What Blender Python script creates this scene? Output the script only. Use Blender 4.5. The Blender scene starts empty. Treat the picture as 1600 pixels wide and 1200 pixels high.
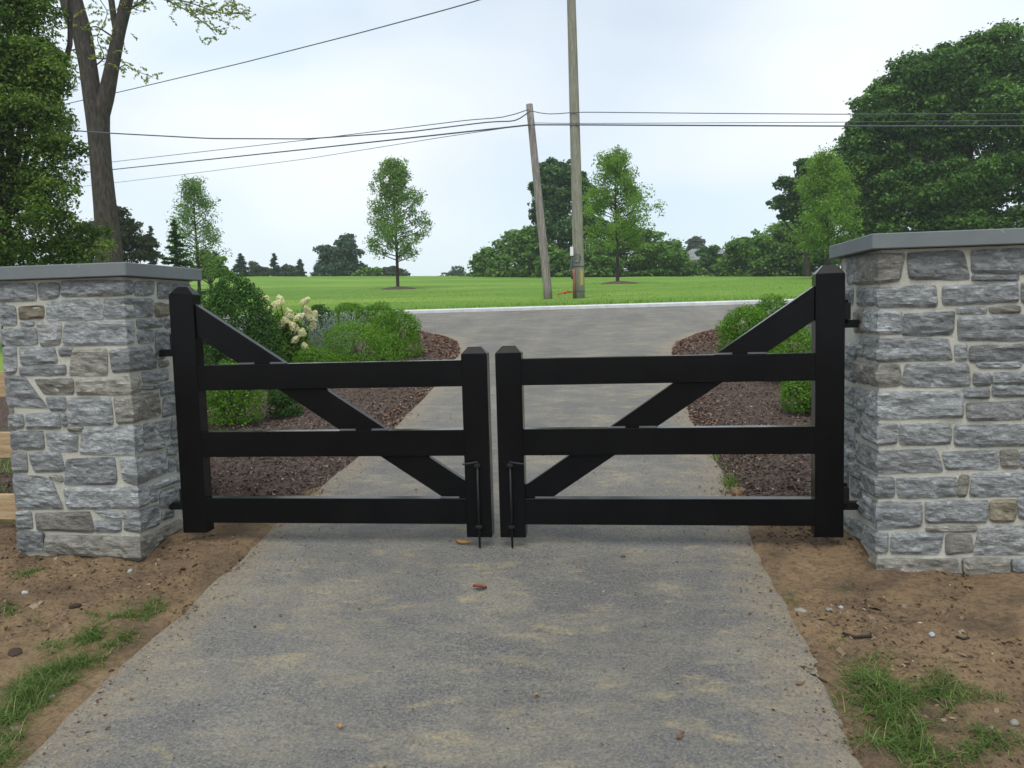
import bpy, bmesh, math, random
import numpy as np
from mathutils import Vector, Matrix

# ------------------------------------------------------------------ camera
sc = bpy.context.scene
F = 1300.0                                   # focal length in photo pixels (1600 wide)
CAM = np.array([0.0, -4.355, 1.265])
YAW, PITCH, ROLL = 0.13035, 0.08747, -0.02795
def basis():
    fw = np.array([-math.sin(YAW)*math.cos(PITCH), math.cos(YAW)*math.cos(PITCH), -math.sin(PITCH)])
    r = np.array([math.cos(YAW), math.sin(YAW), 0.0]); u = np.cross(r, fw)
    c, s = math.cos(ROLL), math.sin(ROLL)
    return c*r+s*u, -s*r+c*u, fw
RT, UP, FW = basis()
cam_data = bpy.data.cameras.new("camera")
cam_data.sensor_width = 36.0
cam_data.lens = 36.0*F/1600.0
cam_data.clip_start = 0.05
cam_data.clip_end = 3000.0
cam = bpy.data.objects.new("camera", cam_data)
sc.collection.objects.link(cam)
M = Matrix.Identity(4)
for i in range(3):
    M[i][0], M[i][1], M[i][2], M[i][3] = RT[i], UP[i], -FW[i], CAM[i]
cam.matrix_world = M
sc.camera = cam
# ------------------------------------------------------------------ world
SUN_ELEV, SUN_AZ = math.radians(60), math.radians(-176)      # azimuth from +Y, positive to +X
world = bpy.data.worlds.new("World"); sc.world = world
world.use_nodes = True
wn = world.node_tree.nodes; wl = world.node_tree.links
wn.clear()
w_out = wn.new("ShaderNodeOutputWorld"); w_bg = wn.new("ShaderNodeBackground")
w_bg.inputs["Strength"].default_value = 0.1
w_sky = wn.new("ShaderNodeTexSky"); w_sky.sky_type = 'NISHITA'; w_sky.sun_disc = False
w_sky.sun_elevation = SUN_ELEV; w_sky.sun_rotation = SUN_AZ
w_sky.air_density = 1.0; w_sky.dust_density = 0.7
w_tc = wn.new("ShaderNodeTexCoord")
w_map = wn.new("ShaderNodeMapping"); w_map.inputs["Scale"].default_value = (1.0, 1.0, 2.2)
w_map.inputs["Location"].default_value = (1.7, 0.6, 0.2)
w_n1 = wn.new("ShaderNodeTexNoise"); w_n1.inputs["Scale"].default_value = 1.7; w_n1.inputs["Detail"].default_value = 2.5
w_n1.inputs["Roughness"].default_value = 0.5; w_n1.inputs["Distortion"].default_value = 0.3
w_r1 = wn.new("ShaderNodeValToRGB")
w_r1.color_ramp.elements[0].position = 0.30; w_r1.color_ramp.elements[0].color = (0.55, 0.55, 0.55, 1)
w_r1.color_ramp.elements[1].position = 0.60; w_r1.color_ramp.elements[1].color = (1, 1, 1, 1)
w_n2 = wn.new("ShaderNodeTexNoise"); w_n2.inputs["Scale"].default_value = 3.4; w_n2.inputs["Detail"].default_value = 2.0
w_r2 = wn.new("ShaderNodeValToRGB")
w_r2.color_ramp.elements[0].position = 0.35; w_r2.color_ramp.elements[0].color = (6.35, 7.25, 8.0, 1)
w_r2.color_ramp.elements[1].position = 0.66; w_r2.color_ramp.elements[1].color = (7.5, 7.85, 8.2, 1)
w_mix = wn.new("ShaderNodeMix"); w_mix.data_type = 'RGBA'
wl.new(w_tc.outputs["Generated"], w_map.inputs["Vector"])
wl.new(w_map.outputs["Vector"], w_n1.inputs["Vector"]); wl.new(w_map.outputs["Vector"], w_n2.inputs["Vector"])
wl.new(w_n1.outputs["Fac"], w_r1.inputs["Fac"]); wl.new(w_n2.outputs["Fac"], w_r2.inputs["Fac"])
wl.new(w_r1.outputs["Color"], w_mix.inputs["Factor"])
wl.new(w_sky.outputs["Color"], w_mix.inputs["A"]); wl.new(w_r2.outputs["Color"], w_mix.inputs["B"])
wl.new(w_mix.outputs["Result"], w_bg.inputs["Color"]); wl.new(w_bg.outputs[0], w_out.inputs["Surface"])
# ------------------------------------------------------------------ sun (veiled by cloud)
sun_data = bpy.data.lights.new("sun", 'SUN'); sun_data.energy = 1.5; sun_data.angle = math.radians(40)
sun_data.color = (1.0, 0.96, 0.9)
sun = bpy.data.objects.new("sun", sun_data); sc.collection.objects.link(sun)
sd = Vector((math.sin(SUN_AZ)*math.cos(SUN_ELEV), math.cos(SUN_AZ)*math.cos(SUN_ELEV), math.sin(SUN_ELEV)))
sun.rotation_euler = sd.to_track_quat('Z', 'Y').to_euler()
sun.location = (0, 10, 30)
# ------------------------------------------------------------------ view
sc.view_settings.view_transform = 'Standard'; sc.view_settings.look = 'None'
sc.view_settings.exposure = 0.46; sc.view_settings.gamma = 1.0
sc.view_settings.use_curve_mapping = False
sc.render.engine = 'CYCLES'
sc.cycles.max_bounces = 6; sc.cycles.diffuse_bounces = 3; sc.cycles.transmission_bounces = 3
sc.cycles.volume_bounces = 1; sc.cycles.volume_step_rate = 4.0

# ================================================================== helpers
random.seed(7)
RNG = np.random.default_rng(11)
COL = sc.collection
SLOPE = 0.09

def ray(px, py): return FW + RT*(px-800.0)/F + UP*(600.0-py)/F
def at(px, py, Y):
    d = ray(px, py); return CAM + d*((Y-CAM[1])/d[1])
def at_x(px, py, X):
    d = ray(px, py); return CAM + d*((X-CAM[0])/d[0])
def gp(px, py):
    d = ray(px, py); t = (SLOPE*CAM[1]-CAM[2])/(d[2]-SLOPE*d[1]); return CAM + d*t
def mpp(P): return float((np.asarray(P)-CAM) @ FW)/F

_hy = np.array([-200, -60, -10, 0, 14.4, 17, 30, 56, 66, 110, 400, 1500.])
_hz = np.array([-2.5, -1.6, -.9, 0, 1.296, 1.52, 2.2, 3.5, 3.6, 2.0, -8.0, -30.])
def H(x, y):
    x = np.asarray(x, float); y = np.asarray(y, float)
    z = (np.interp(y-1.2, _hy, _hz)+np.interp(y, _hy, _hz)+np.interp(y+1.2, _hy, _hz))/3.0
    z = np.where(y < 12.5, np.interp(y, _hy, _hz), z)
    t = np.clip((y-18)/38.0, 0, 1); t = t*t*(3-2*t)
    return z - 0.032*np.clip(x, -70, 40)*t

def _hash(ix, iy, iz, seed=0):
    h = (ix.astype(np.int64)*374761393 + iy.astype(np.int64)*668265263 + iz.astype(np.int64)*2147483647 + seed*974711) & 0xffffffff
    h = ((h ^ (h >> 13))*1274126177) & 0xffffffff
    h = ((h ^ (h >> 16))*2246822519) & 0xffffffff
    return ((h ^ (h >> 15)) & 0xffffff)/float(0xffffff)*2-1
def vnoise(x, y, z=0.0, seed=0):
    x, y, z = np.broadcast_arrays(np.asarray(x, float), np.asarray(y, float), np.asarray(z, float))
    ix, iy, iz = np.floor(x), np.floor(y), np.floor(z)
    fx, fy, fz = x-ix, y-iy, z-iz
    fx = fx*fx*(3-2*fx); fy = fy*fy*(3-2*fy); fz = fz*fz*(3-2*fz)
    r = 0
    for a in (0, 1):
        for b in (0, 1):
            for c in (0, 1):
                w = (fx if a else 1-fx)*(fy if b else 1-fy)*(fz if c else 1-fz)
                r = r + w*_hash(ix+a, iy+b, iz+c, seed)
    return r
def fbm(x, y, z=0.0, seed=0, oct=4):
    r = 0; a = 1.0; k = 1.0
    for o in range(oct):
        r = r + a*vnoise(np.asarray(x)*k, np.asarray(y)*k, np.asarray(z)*k, seed+o); a *= .5; k *= 2.07
    return r

def mesh_np(name, V, Fc, mat, smooth=False, tint=None):
    """V (n,3), Fc (m,k) with one face size"""
    V = np.ascontiguousarray(V, np.float32); Fc = np.ascontiguousarray(Fc, np.int32)
    me = bpy.data.meshes.new(name)
    n, (m, k) = len(V), Fc.shape
    me.vertices.add(n); me.vertices.foreach_set("co", V.ravel())
    me.loops.add(m*k); me.loops.foreach_set("vertex_index", Fc.ravel())
    me.polygons.add(m)
    me.polygons.foreach_set("loop_start", np.arange(0, m*k, k, dtype=np.int32))
    me.polygons.foreach_set("loop_total", np.full(m, k, np.int32))
    me.polygons.foreach_set("use_smooth", np.full(m, bool(smooth)))
    if tint is not None:
        a = me.attributes.new("tint", 'FLOAT', 'POINT'); a.data.foreach_set("value", np.ascontiguousarray(tint, np.float32))
    if mat is not None: me.materials.append(mat)
    me.update(calc_edges=True)
    return me
def obj(name, me, parent=None, loc=None):
    o = bpy.data.objects.new(name, me); COL.objects.link(o)
    if parent is not None: o.parent = parent
    if loc is not None: o.location = loc
    return o
def tag(o, label, cat, group=None, kind=None):
    o["label"] = label; o["category"] = cat
    if group: o["group"] = group
    if kind: o["kind"] = kind
    return o
def struct(o, kind="structure", label=None):
    o["kind"] = kind
    if label: o["label"] = label
    return o
def empty(name, loc, label, cat, group=None):
    o = bpy.data.objects.new(name, None); COL.objects.link(o)
    o.location = tuple(float(c) for c in loc); o.empty_display_size = .1
    return tag(o, label, cat, group)
def rel(root, V):                                   # world -> local of an unrotated root
    return np.asarray(V, float) - np.array(root.location)

class MB:
    """small mesh collector: tri/quads lists"""
    def __init__(s): s.v = []; s.f = []
    def add(s, V, Fc):
        o = len(s.v); s.v += [tuple(map(float, p)) for p in V]; s.f += [tuple(int(i)+o for i in q) for q in Fc]; return s
    def box(s, x0, x1, y0, y1, z0, z1):
        V = [(x, y, z) for z in (z0, z1) for y in (y0, y1) for x in (x0, x1)]
        return s.add(V, [(0, 2, 3, 1), (4, 5, 7, 6), (0, 1, 5, 4), (2, 6, 7, 3), (0, 4, 6, 2), (1, 3, 7, 5)])
    def prism(s, poly, y0, y1):                     # polygon in XZ (counter-clockwise seen from -Y) swept in Y
        n = len(poly)
        V = [(x, y0, z) for x, z in poly]+[(x, y1, z) for x, z in poly]
        Fs = [tuple(range(n)), tuple(range(2*n-1, n-1, -1))]
        Fs += [(i, n+i, n+(i+1) % n, (i+1) % n) for i in range(n)]
        return s.add(V, Fs)
    def tube(s, pts, rad, n=8, cap=True):
        V, Q = tube_np(pts, rad, n)
        o = len(s.v); s.add(V, Q)
        if cap:
            m = len(pts)
            s.f.append(tuple(o+i for i in range(n-1, -1, -1))); s.f.append(tuple(o+(m-1)*n+i for i in range(n)))
        return s
    def build(s, name, mat, parent=None, bevel=0.0, smooth=False, seg=1):
        me = bpy.data.meshes.new(name)
        V = s.v
        if parent is not None:
            L = parent.location
            V = [(a-L[0], b-L[1], c-L[2]) for a, b, c in V]
        me.from_pydata(V, [], s.f); me.materials.append(mat)
        bm = bmesh.new(); bm.from_mesh(me)
        bmesh.ops.recalc_face_normals(bm, faces=bm.faces)
        if bevel > 0:
            bmesh.ops.bevel(bm, geom=list(bm.edges), offset=bevel, segments=seg, affect='EDGES', profile=.6, clamp_overlap=True)
        bm.to_mesh(me); bm.free()
        if smooth:
            for p in me.polygons: p.use_smooth = True
        return obj(name, me, parent)

def tube_np(pts, rad, n=8):
    P = np.asarray(pts, float); m = len(P)
    R = np.full(m, rad) if np.isscalar(rad) else np.asarray(rad, float)
    T = np.gradient(P, axis=0); T /= np.linalg.norm(T, axis=1)[:, None]+1e-9
    ref = np.array([0.0, 0, 1]) if abs(T[0][2]) < .9 else np.array([1.0, 0, 0])
    A = np.cross(T, ref); A /= np.linalg.norm(A, axis=1)[:, None]+1e-9
    B = np.cross(T, A)
    a = np.arange(n)*2*math.pi/n
    V = P[:, None, :] + R[:, None, None]*(A[:, None, :]*np.cos(a)[None, :, None]+B[:, None, :]*np.sin(a)[None, :, None])
    V = V.reshape(-1, 3)
    i = np.arange(m-1)[:, None]*n; j = np.arange(n)[None, :]; k = (j+1) % n
    Q = np.stack([i+j, i+k, i+n+k, i+n+j], -1).reshape(-1, 4)
    return V, Q
def tubes_mesh(name, segs, mat, n=6):
    Vs = []; Qs = []; o = 0
    for pts, rad in segs:
        V, Q = tube_np(pts, rad, n); Vs.append(V); Qs.append(Q+o); o += len(V)
    return mesh_np(name, np.concatenate(Vs), np.concatenate(Qs), mat, smooth=True)

def unit(v): return v/(np.linalg.norm(v, axis=-1, keepdims=True)+1e-9)
def leaf_geo(C, N, S, aspect=.55, fold=.18, rng=RNG, droop=0.0, T=None):
    n = len(C); N = unit(N)
    if T is None: T = rng.normal(size=(n, 3)); T[:, 2] -= droop
    T = unit(T - N*np.sum(T*N, 1)[:, None]); B = np.cross(N, T)
    S = np.broadcast_to(np.asarray(S, float), (n,))[:, None]
    a = C - T*S*.5; c = C + T*S*.5 - N*S*.10
    b = C + B*S*aspect*.5 + N*S*fold*.5 - T*S*.08; d = C - B*S*aspect*.5 + N*S*fold*.5 - T*S*.08
    V = np.stack([a, b, c, d], 1).reshape(-1, 3)
    Q = np.arange(4*n).reshape(n, 4)
    return V, Q
def leaves(name, root, C, N, S, tint, mat, **k):
    V, Q = leaf_geo(C, N, S, **k)
    me = mesh_np(name, V - np.array(root.location), Q, mat, tint=np.repeat(tint, 4))
    return obj(name, me, root)
def sphere_dirs(n, rng=RNG): return unit(rng.normal(size=(n, 3)))

# ================================================================== materials
def newmat(name):
    m = bpy.data.materials.new(name); m.use_nodes = True
    nt = m.node_tree; nt.nodes.clear()
    return m, nt
class NT:
    def __init__(s, name):
        s.m, s.t = newmat(name); s.out = s.n("ShaderNodeOutputMaterial")
    def n(s, t, **kw):
        q = s.t.nodes.new(t)
        for k, v in kw.items(): setattr(q, k, v)
        return q
    def l(s, a, b): s.t.links.new(a, b)
    def pos(s, scale=(1, 1, 1), obj_coords=False):
        mp = s.n("ShaderNodeMapping"); mp.inputs["Scale"].default_value = scale
        if obj_coords: s.l(s.n("ShaderNodeTexCoord").outputs["Object"], mp.inputs["Vector"])
        else: s.l(s.n("ShaderNodeNewGeometry").outputs["Position"], mp.inputs["Vector"])
        return mp.outputs["Vector"]
    def noise(s, vec, scale, detail=4, rough=.55, dist=0):
        q = s.n("ShaderNodeTexNoise"); s.l(vec, q.inputs["Vector"])
        q.inputs["Scale"].default_value = scale; q.inputs["Detail"].default_value = detail
        q.inputs["Roughness"].default_value = rough; q.inputs["Distortion"].default_value = dist
        return q.outputs["Fac"]
    def ramp(s, fac, stops):
        q = s.n("ShaderNodeValToRGB"); cr = q.color_ramp
        while len(cr.elements) < len(stops): cr.elements.new(.5)
        for e, (p, c) in zip(cr.elements, stops):
            e.position = p; e.color = (c, c, c, 1) if np.isscalar(c) else (*c, 1)
        s.l(fac, q.inputs["Fac"]); return q.outputs["Color"]
    def mix(s, fac, a, b, blend='MIX'):
        q = s.n("ShaderNodeMix", data_type='RGBA', blend_type=blend)
        for k, v in (("Factor", fac), ("A", a), ("B", b)):
            if isinstance(v, (int, float)): q.inputs[k].default_value = v
            elif isinstance(v, tuple): q.inputs[k].default_value = (*v, 1)
            else: s.l(v, q.inputs[k])
        return q.outputs["Result"]
    def bump(s, h, strength=.3, dist=.02, normal=None):
        q = s.n("ShaderNodeBump"); q.inputs["Strength"].default_value = strength; q.inputs["Distance"].default_value = dist
        s.l(h, q.inputs["Height"])
        if normal is not None: s.l(normal, q.inputs["Normal"])
        return q.outputs["Normal"]
    def bsdf(s, col, rough=.8, spec=.3, normal=None, metal=0.0):
        q = s.n("ShaderNodeBsdfPrincipled")
        if isinstance(col, tuple): q.inputs["Base Color"].default_value = (*col, 1)
        else: s.l(col, q.inputs["Base Color"])
        if isinstance(rough, (int, float)): q.inputs["Roughness"].default_value = rough
        else: s.l(rough, q.inputs["Roughness"])
        q.inputs["Specular IOR Level"].default_value = spec; q.inputs["Metallic"].default_value = metal
        if normal is not None: s.l(normal, q.inputs["Normal"])
        return q.outputs[0]
    def done(s, sh): s.l(sh, s.out.inputs["Surface"]); return s.m
    def attr(s, name="tint"):
        q = s.n("ShaderNodeAttribute"); q.attribute_name = name; return q.outputs["Fac"]
    def orand(s): return s.n("ShaderNodeObjectInfo").outputs["Random"]

def mat_foliage(name, dark, mid, light, trans=.35, rough=.5, spec=.16):
    t = NT(name)
    c = t.ramp(t.attr(), [(0.0, dark), (.5, mid), (1.0, light)])
    b = t.bsdf(c, rough, spec)
    tr = t.n("ShaderNodeBsdfTranslucent")
    t.l(t.mix(1.0, c, (1.15, 1.25, .65), 'MULTIPLY'), tr.inputs["Color"])
    mx = t.n("ShaderNodeMixShader"); mx.inputs[0].default_value = trans
    t.l(b, mx.inputs[1]); t.l(tr.outputs[0], mx.inputs[2])
    return t.done(mx.outputs[0])
def mat_plain(name, c, rough=.6, spec=.3, var=.0, bscale=60, bstr=.15, metal=0.0):
    t = NT(name); p = t.pos()
    n = t.noise(p, bscale, 4)
    col = t.mix(t.ramp(t.noise(p, 7, 5), [(.3, 0.0), (.7, 1.0)]), tuple(x*(1-var) for x in c), tuple(min(1, x*(1+var)) for x in c))
    return t.done(t.bsdf(col, rough, spec, t.bump(n, bstr, .004), metal))

def mat_asphalt():
    t = NT("asphalt"); p = t.pos()
    ps = t.pos((1.0, .45, 1.0))
    fine = t.noise(p, 210, 3, .75); grit = t.noise(p, 85, 4, .75)
    base = t.ramp(grit, [(.30, (.075, .074, .071)), (.48, (.160, .155, .143)), (.68, (.31, .294, .258))])
    base = t.mix(t.ramp(fine, [(.30, .7), (.46, 0.0)]), base, (.07, .07, .072))
    big = t.ramp(t.noise(ps, .9, 5, .6), [(.35, 0.0), (.65, 1.0)])
    base = t.mix(big, base, t.mix(1.0, base, (.74, .745, .76), 'MULTIPLY'))
    dust = t.ramp(t.noise(t.pos((.75, 1.5, 1)), 2.6, 8, .74, .4), [(.45, 0.0), (.70, .85)])
    spk = t.ramp(t.noise(p, 60, 5, .8), [(.38, .10), (.60, 1.0)])
    base = t.mix(t.mix(1.0, dust, spk, 'MULTIPLY'), base, (.35, .305, .205))
    dust2 = t.ramp(t.noise(t.pos((.8, 1.6, 1)), 5.5, 4, .6, .6), [(.56, 0.0), (.73, .8)])
    base = t.mix(t.mix(1.0, dust2, spk, 'MULTIPLY'), base, (.41, .335, .175))
    trk = t.ramp(t.noise(t.pos((2.4, .10, 1)), 1.0, 3, .5), [(.38, 0.0), (.62, .28)])
    base = t.mix(trk, base, (.105, .104, .104))
    edg = t.ramp(t.mix(.62, t.attr(), t.noise(t.pos((1, 1, 1)), 7, 6, .7)), [(.42, 0.0), (.62, .8)])
    base = t.mix(t.mix(1.0, edg, spk, 'MULTIPLY'), base, (.30, .245, .165))
    v = t.n("ShaderNodeTexVoronoi"); t.l(p, v.inputs["Vector"]); v.inputs["Scale"].default_value = 95
    peb = t.ramp(v.outputs["Distance"], [(.0, 1.0), (.28, 0.0)])
    wn_ = t.n("ShaderNodeTexWhiteNoise"); t.l(v.outputs["Position"], wn_.inputs["Vector"])
    base = t.mix(t.mix(1.0, peb, t.ramp(wn_.outputs["Value"], [(.70, 0.0), (.92, .85)]), 'MULTIPLY'), base, (.42, .41, .38))
    nb = t.bump(fine, .5, .006, t.bump(grit, .5, .012))
    return t.done(t.bsdf(base, .82, .3, nb))
def mat_soil():
    t = NT("soil"); p = t.pos()
    a = t.noise(p, 3.0, 7, .65, .3); b = t.noise(p, 38, 6, .7)
    c = t.ramp(a, [(.30, (.105, .074, .050)), (.44, (.175, .122, .074)), (.56, (.25, .170, .096)), (.74, (.31, .225, .135))])
    c = t.mix(t.ramp(b, [(.30, .75), (.52, 0.0)]), c, (.06, .043, .033))
    c = t.mix(t.ramp(t.noise(p, 90, 3, .7), [(.63, 0.0), (.75, .55)]), c, (.33, .27, .19))
    return t.done(t.bsdf(c, .95, .15, t.bump(b, .8, .03, t.bump(t.noise(p, 12, 5, .6), .6, .06))))
def mat_mulch():
    t = NT("mulch"); p = t.pos()
    b = t.noise(p, 30, 6, .75)
    c = t.ramp(b, [(.30, (.045, .032, .026)), (.5, (.115, .083, .068)), (.72, (.21, .16, .13))])
    return t.done(t.bsdf(c, .95, .15, t.bump(b, 1.0, .04)))
def mat_lawn():
    t = NT("lawn_turf"); p = t.pos()
    a = t.noise(t.pos((.25, 1.0, 1.0)), .35, 4, .5); b = t.noise(p, 9, 6, .7); cc = t.noise(p, 1.6, 4, .6)
    c = t.ramp(a, [(.33, (.115, .225, .034)), (.52, (.160, .280, .042)), (.68, (.235, .335, .060))])
    c = t.mix(t.ramp(b, [(.35, .40), (.6, 0.0)]), c, (.07, .17, .016))
    c = t.mix(t.ramp(cc, [(.50, 0.0), (.72, .5)]), c, (.20, .27, .06))
    c = t.mix(t.ramp(t.noise(t.pos((.10, .9, 1)), .8, 3, .6), [(.45, 0.0), (.62, .40)]), c, (.085, .20, .03))
    return t.done(t.bsdf(c, .9, .1, t.bump(b, .6, .05)))
def mat_stone(name, lo, mid, hi):
    t = NT(name)
    ob = t.n("ShaderNodeObjectInfo"); off = t.n("ShaderNodeVectorMath", operation='SCALE')
    cmb = t.n("ShaderNodeCombineXYZ")
    for k in range(3): t.l(ob.outputs["Random"], cmb.inputs[k])
    t.l(cmb.outputs[0], off.inputs[0]); off.inputs["Scale"].default_value = 37.0
    ad = t.n("ShaderNodeVectorMath", operation='ADD'); t.l(t.n("ShaderNodeNewGeometry").outputs["Position"], ad.inputs[0]); t.l(off.outputs[0], ad.inputs[1])
    mp = t.n("ShaderNodeMapping"); mp.inputs["Scale"].default_value = (1, 1, 3.2); mp.inputs["Rotation"].default_value = (.12, .1, 0); t.l(ad.outputs[0], mp.inputs["Vector"])
    v = mp.outputs["Vector"]
    s1 = t.noise(v, 21, 7, .74, .8); s2 = t.noise(ad.outputs[0], 75, 5, .75); s3 = t.noise(v, 5, 4, .55, 1.2)
    c = t.ramp(s1, [(.28, lo), (.48, mid), (.72, hi)])
    c = t.mix(t.ramp(s3, [(.42, 0.0), (.66, .6)]), c, tuple(x*.5 for x in mid))
    c = t.mix(t.ramp(s2, [(.58, 0.0), (.74, .6)]), c, (.55, .57, .58))
    tan = t.ramp(ob.outputs["Random"], [(.80, 0.0), (.97, .12)])
    c = t.mix(tan, c, (.25, .215, .16))
    br = t.n("ShaderNodeMapRange"); t.l(t.noise(cmb.outputs[0], 90, 0), br.inputs["Value"])
    br.inputs["To Min"].default_value = .75; br.inputs["To Max"].default_value = 1.28; br.inputs["From Min"].default_value = .3; br.inputs["From Max"].default_value = .7
    sv = t.n("ShaderNodeHueSaturation"); t.l(br.outputs[0], sv.inputs["Value"]); t.l(c, sv.inputs["Color"])
    return t.done(t.bsdf(sv.outputs[0], .8, .3, t.bump(s1, .9, .016, t.bump(s2, .6, .007))))
def mat_mortar():
    t = NT("mortar"); p = t.pos(); b = t.noise(p, 70, 5, .7)
    c = t.ramp(t.noise(p, 6, 5, .6), [(.3, (.42, .41, .35)), (.7, (.56, .55, .48))])
    c = t.mix(t.ramp(b, [(.3, .4), (.5, 0.0)]), c, (.24, .22, .175))
    return t.done(t.bsdf(c, .95, .15, t.bump(b, .5, .01)))
def mat_wood(name, a, b_, c_, sc_=(14, 14, 1.2), rough=.85):
    t = NT(name); p = t.pos(sc_)
    n = t.noise(p, 2.2, 6, .65, .6); n2 = t.noise(p, 9, 3, .6)
    c = t.ramp(n, [(.3, a), (.5, b_), (.72, c_)])
    c = t.mix(t.ramp(n2, [(.28, .6), (.42, 0.0)]), c, tuple(x*.4 for x in a))
    return t.done(t.bsdf(c, rough, .2, t.bump(n, .5, .01)))
def mat_bark():
    t = NT("bark"); p = t.pos((6, 6, 1.4)); n = t.noise(p, 2.4, 6, .7, .5)
    c = t.ramp(n, [(.3, (.022, .018, .015)), (.5, (.058, .047, .040)), (.72, (.115, .097, .084))])
    return t.done(t.bsdf(c, .95, .1, t.bump(n, .9, .04)))
def mat_gate():
    t = NT("black_gate_paint"); p = t.pos((1, 1, 1))
    n = t.noise(t.pos((3, 40, 60)), 1.5, 4, .6)
    c = t.ramp(t.noise(p, 5, 5, .6), [(.3, (.0040, .0041, .0045)), (.7, (.0065, .0066, .0072))])
    r = t.ramp(t.noise(p, 9, 4), [(.3, .13), (.7, .20)])
    return t.done(t.bsdf(c, r, .11, t.bump(n, .08, .003)))
def mat_attr(name, stops, rough=.85, spec=.15):
    t = NT(name); return t.done(t.bsdf(t.ramp(t.attr(), stops), rough, spec))
def mat_cap():
    t = NT("bluestone_cap"); p = t.pos(); n = t.noise(p, 55, 5, .7)
    c = t.ramp(t.noise(p, 4, 6, .6), [(.3, (.145, .165, .170)), (.7, (.185, .205, .208))])
    c = t.mix(t.ramp(t.noise(p, 24, 2, .5), [(.70, 0.0), (.76, .45)]), c, (.36, .37, .36))
    return t.done(t.bsdf(c, .75, .3, t.bump(n, .2, .005)))

M_ = dict(asphalt=mat_asphalt(), soil=mat_soil(), mulch=mat_mulch(), lawn=mat_lawn(), mortar=mat_mortar(), gate=mat_gate(), bark=mat_bark(), cap=mat_cap())
M_['stone'] = mat_stone("grey_schist", (.090, .097, .099), (.262, .277, .280), (.60, .62, .615))
M_['stone_tan'] = mat_stone("tan_schist", (.105, .099, .082), (.275, .265, .228), (.52, .50, .445))
M_['stone_ochre'] = mat_stone("ochre_stone", (.11, .092, .06), (.24, .212, .15), (.40, .37, .29))
M_['iron'] = mat_plain("black_iron", (.010, .010, .011), .4, .35, .2)
M_['plate'] = mat_plain("zinc_shim", (.10, .10, .11), .4, .5, .2)
M_['pole'] = mat_wood("treated_pole_wood", (.15, .145, .105), (.245, .24, .185), (.33, .325, .26))
M_['oldpole'] = mat_wood("weathered_pole_wood", (.13, .11, .10), (.25, .22, .20), (.40, .37, .34))
M_['cedar'] = mat_wood("cedar_board", (.30, .20, .11), (.43, .31, .18), (.52, .40, .25), (1.2, 14, 14))
M_['kerb'] = mat_plain("concrete_kerb", (.56, .57, .57), .85, .2, .12, 30, .3)
M_['wire'] = mat_plain("cable_sheath", (.085, .10, .125), .5, .3, .1)
M_['white'] = mat_plain("white_plastic", (.75, .75, .73), .5, .4, .05)
M_['orange'] = mat_plain("orange_plastic", (.50, .075, .02), .5, .35, .15)
M_['conduit'] = mat_plain("rusty_conduit", (.24, .105, .07), .7, .3, .25)
M_['yellow'] = mat_plain("yellow_marker", (.33, .28, .09), .6, .3, .2)
M_['pebble'] = mat_plain("pebble_stone", (.24, .23, .20), .8, .3, .25)
M_['palepebble'] = mat_plain("pale_pebble", (.33, .36, .36), .7, .3, .1)
M_['clod'] = mat_plain("dark_clod", (.05, .036, .027), .95, .1, .3, 40, .6)
M_['deadleaf'] = mat_plain("red_brown_leaf", (.22, .075, .045), .7, .2, .35)
M_['brownleaf'] = mat_plain("brown_leaf", (.16, .085, .045), .7, .2, .35)
M_['orangeleaf'] = mat_plain("orange_leaf", (.42, .22, .07), .7, .2, .3)
M_['roof'] = mat_plain("roof_shingle", (.20, .20, .21), .9, .2, .15)
M_['siding'] = mat_plain("house_siding", (.46, .45, .43), .85, .2, .06)
M_['chips'] = mat_attr("mulch_chip", [(0, (.035, .025, .020)), (.45, (.125, .090, .072)), (.8, (.23, .175, .14)), (.95, (.38, .31, .23)), (1, (.52, .44, .30))])
M_['litter'] = mat_attr("leaf_litter", [(0, (.07, .040, .030)), (.5, (.17, .098, .068)), (.85, (.26, .165, .11)), (1, (.42, .36, .20))])
M_['grit'] = mat_attr("soil_crumb", [(0, (.045, .032, .024)), (.45, (.12, .08, .05)), (.8, (.20, .145, .09)), (.95, (.28, .23, .17)), (1, (.42, .40, .36))])
M_['blade'] = mat_foliage("grass_blade", (.045, .085, .020), (.095, .175, .036), (.30, .32, .12), .3)
M_['turfblade'] = mat_foliage("turf_blade", (.090, .185, .030), (.155, .27, .042), (.23, .325, .060), .3)
fol = lambda n, k, t=.32: mat_foliage(n, *k, t)
M_['maple'] = fol("maple_leaf", ((.024, .070, .014), (.075, .160, .030), (.18, .32, .065)))
M_['vine'] = fol("vine_leaf", ((.055, .125, .028), (.130, .245, .050), (.24, .385, .090)))
M_['young'] = fol("young_tree_leaf", ((.10, .18, .050), (.17, .285, .080), (.26, .39, .12)), .4)
M_['lime'] = fol("lime_leaf", ((.10, .19, .030), (.18, .31, .050), (.27, .41, .085)), .42)
M_['pear'] = fol("pear_leaf", ((.040, .085, .014), (.105, .19, .030), (.25, .35, .07)), .38)
M_['box'] = fol("boxwood_leaf", ((.045, .125, .012), (.112, .245, .022), (.21, .37, .045)), .35)
M_['yew'] = fol("yew_needle", ((.018, .058, .011), (.043, .112, .018), (.085, .185, .032)), .25)
M_['spruce'] = fol("spruce_needle", ((.026, .062, .038), (.058, .108, .068), (.10, .165, .10)), .2)
M_['greyshrub'] = fol("grey_green_leaf", ((.04, .055, .030), (.07, .095, .05), (.12, .14, .085)), .3)
M_['sage'] = fol("silver_leaf", ((.17, .22, .20), (.27, .34, .31), (.40, .47, .44)), .3)
M_['locust'] = fol("locust_leaf", ((.12, .17, .03), (.21, .27, .05), (.34, .37, .09)), .45)
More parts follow.
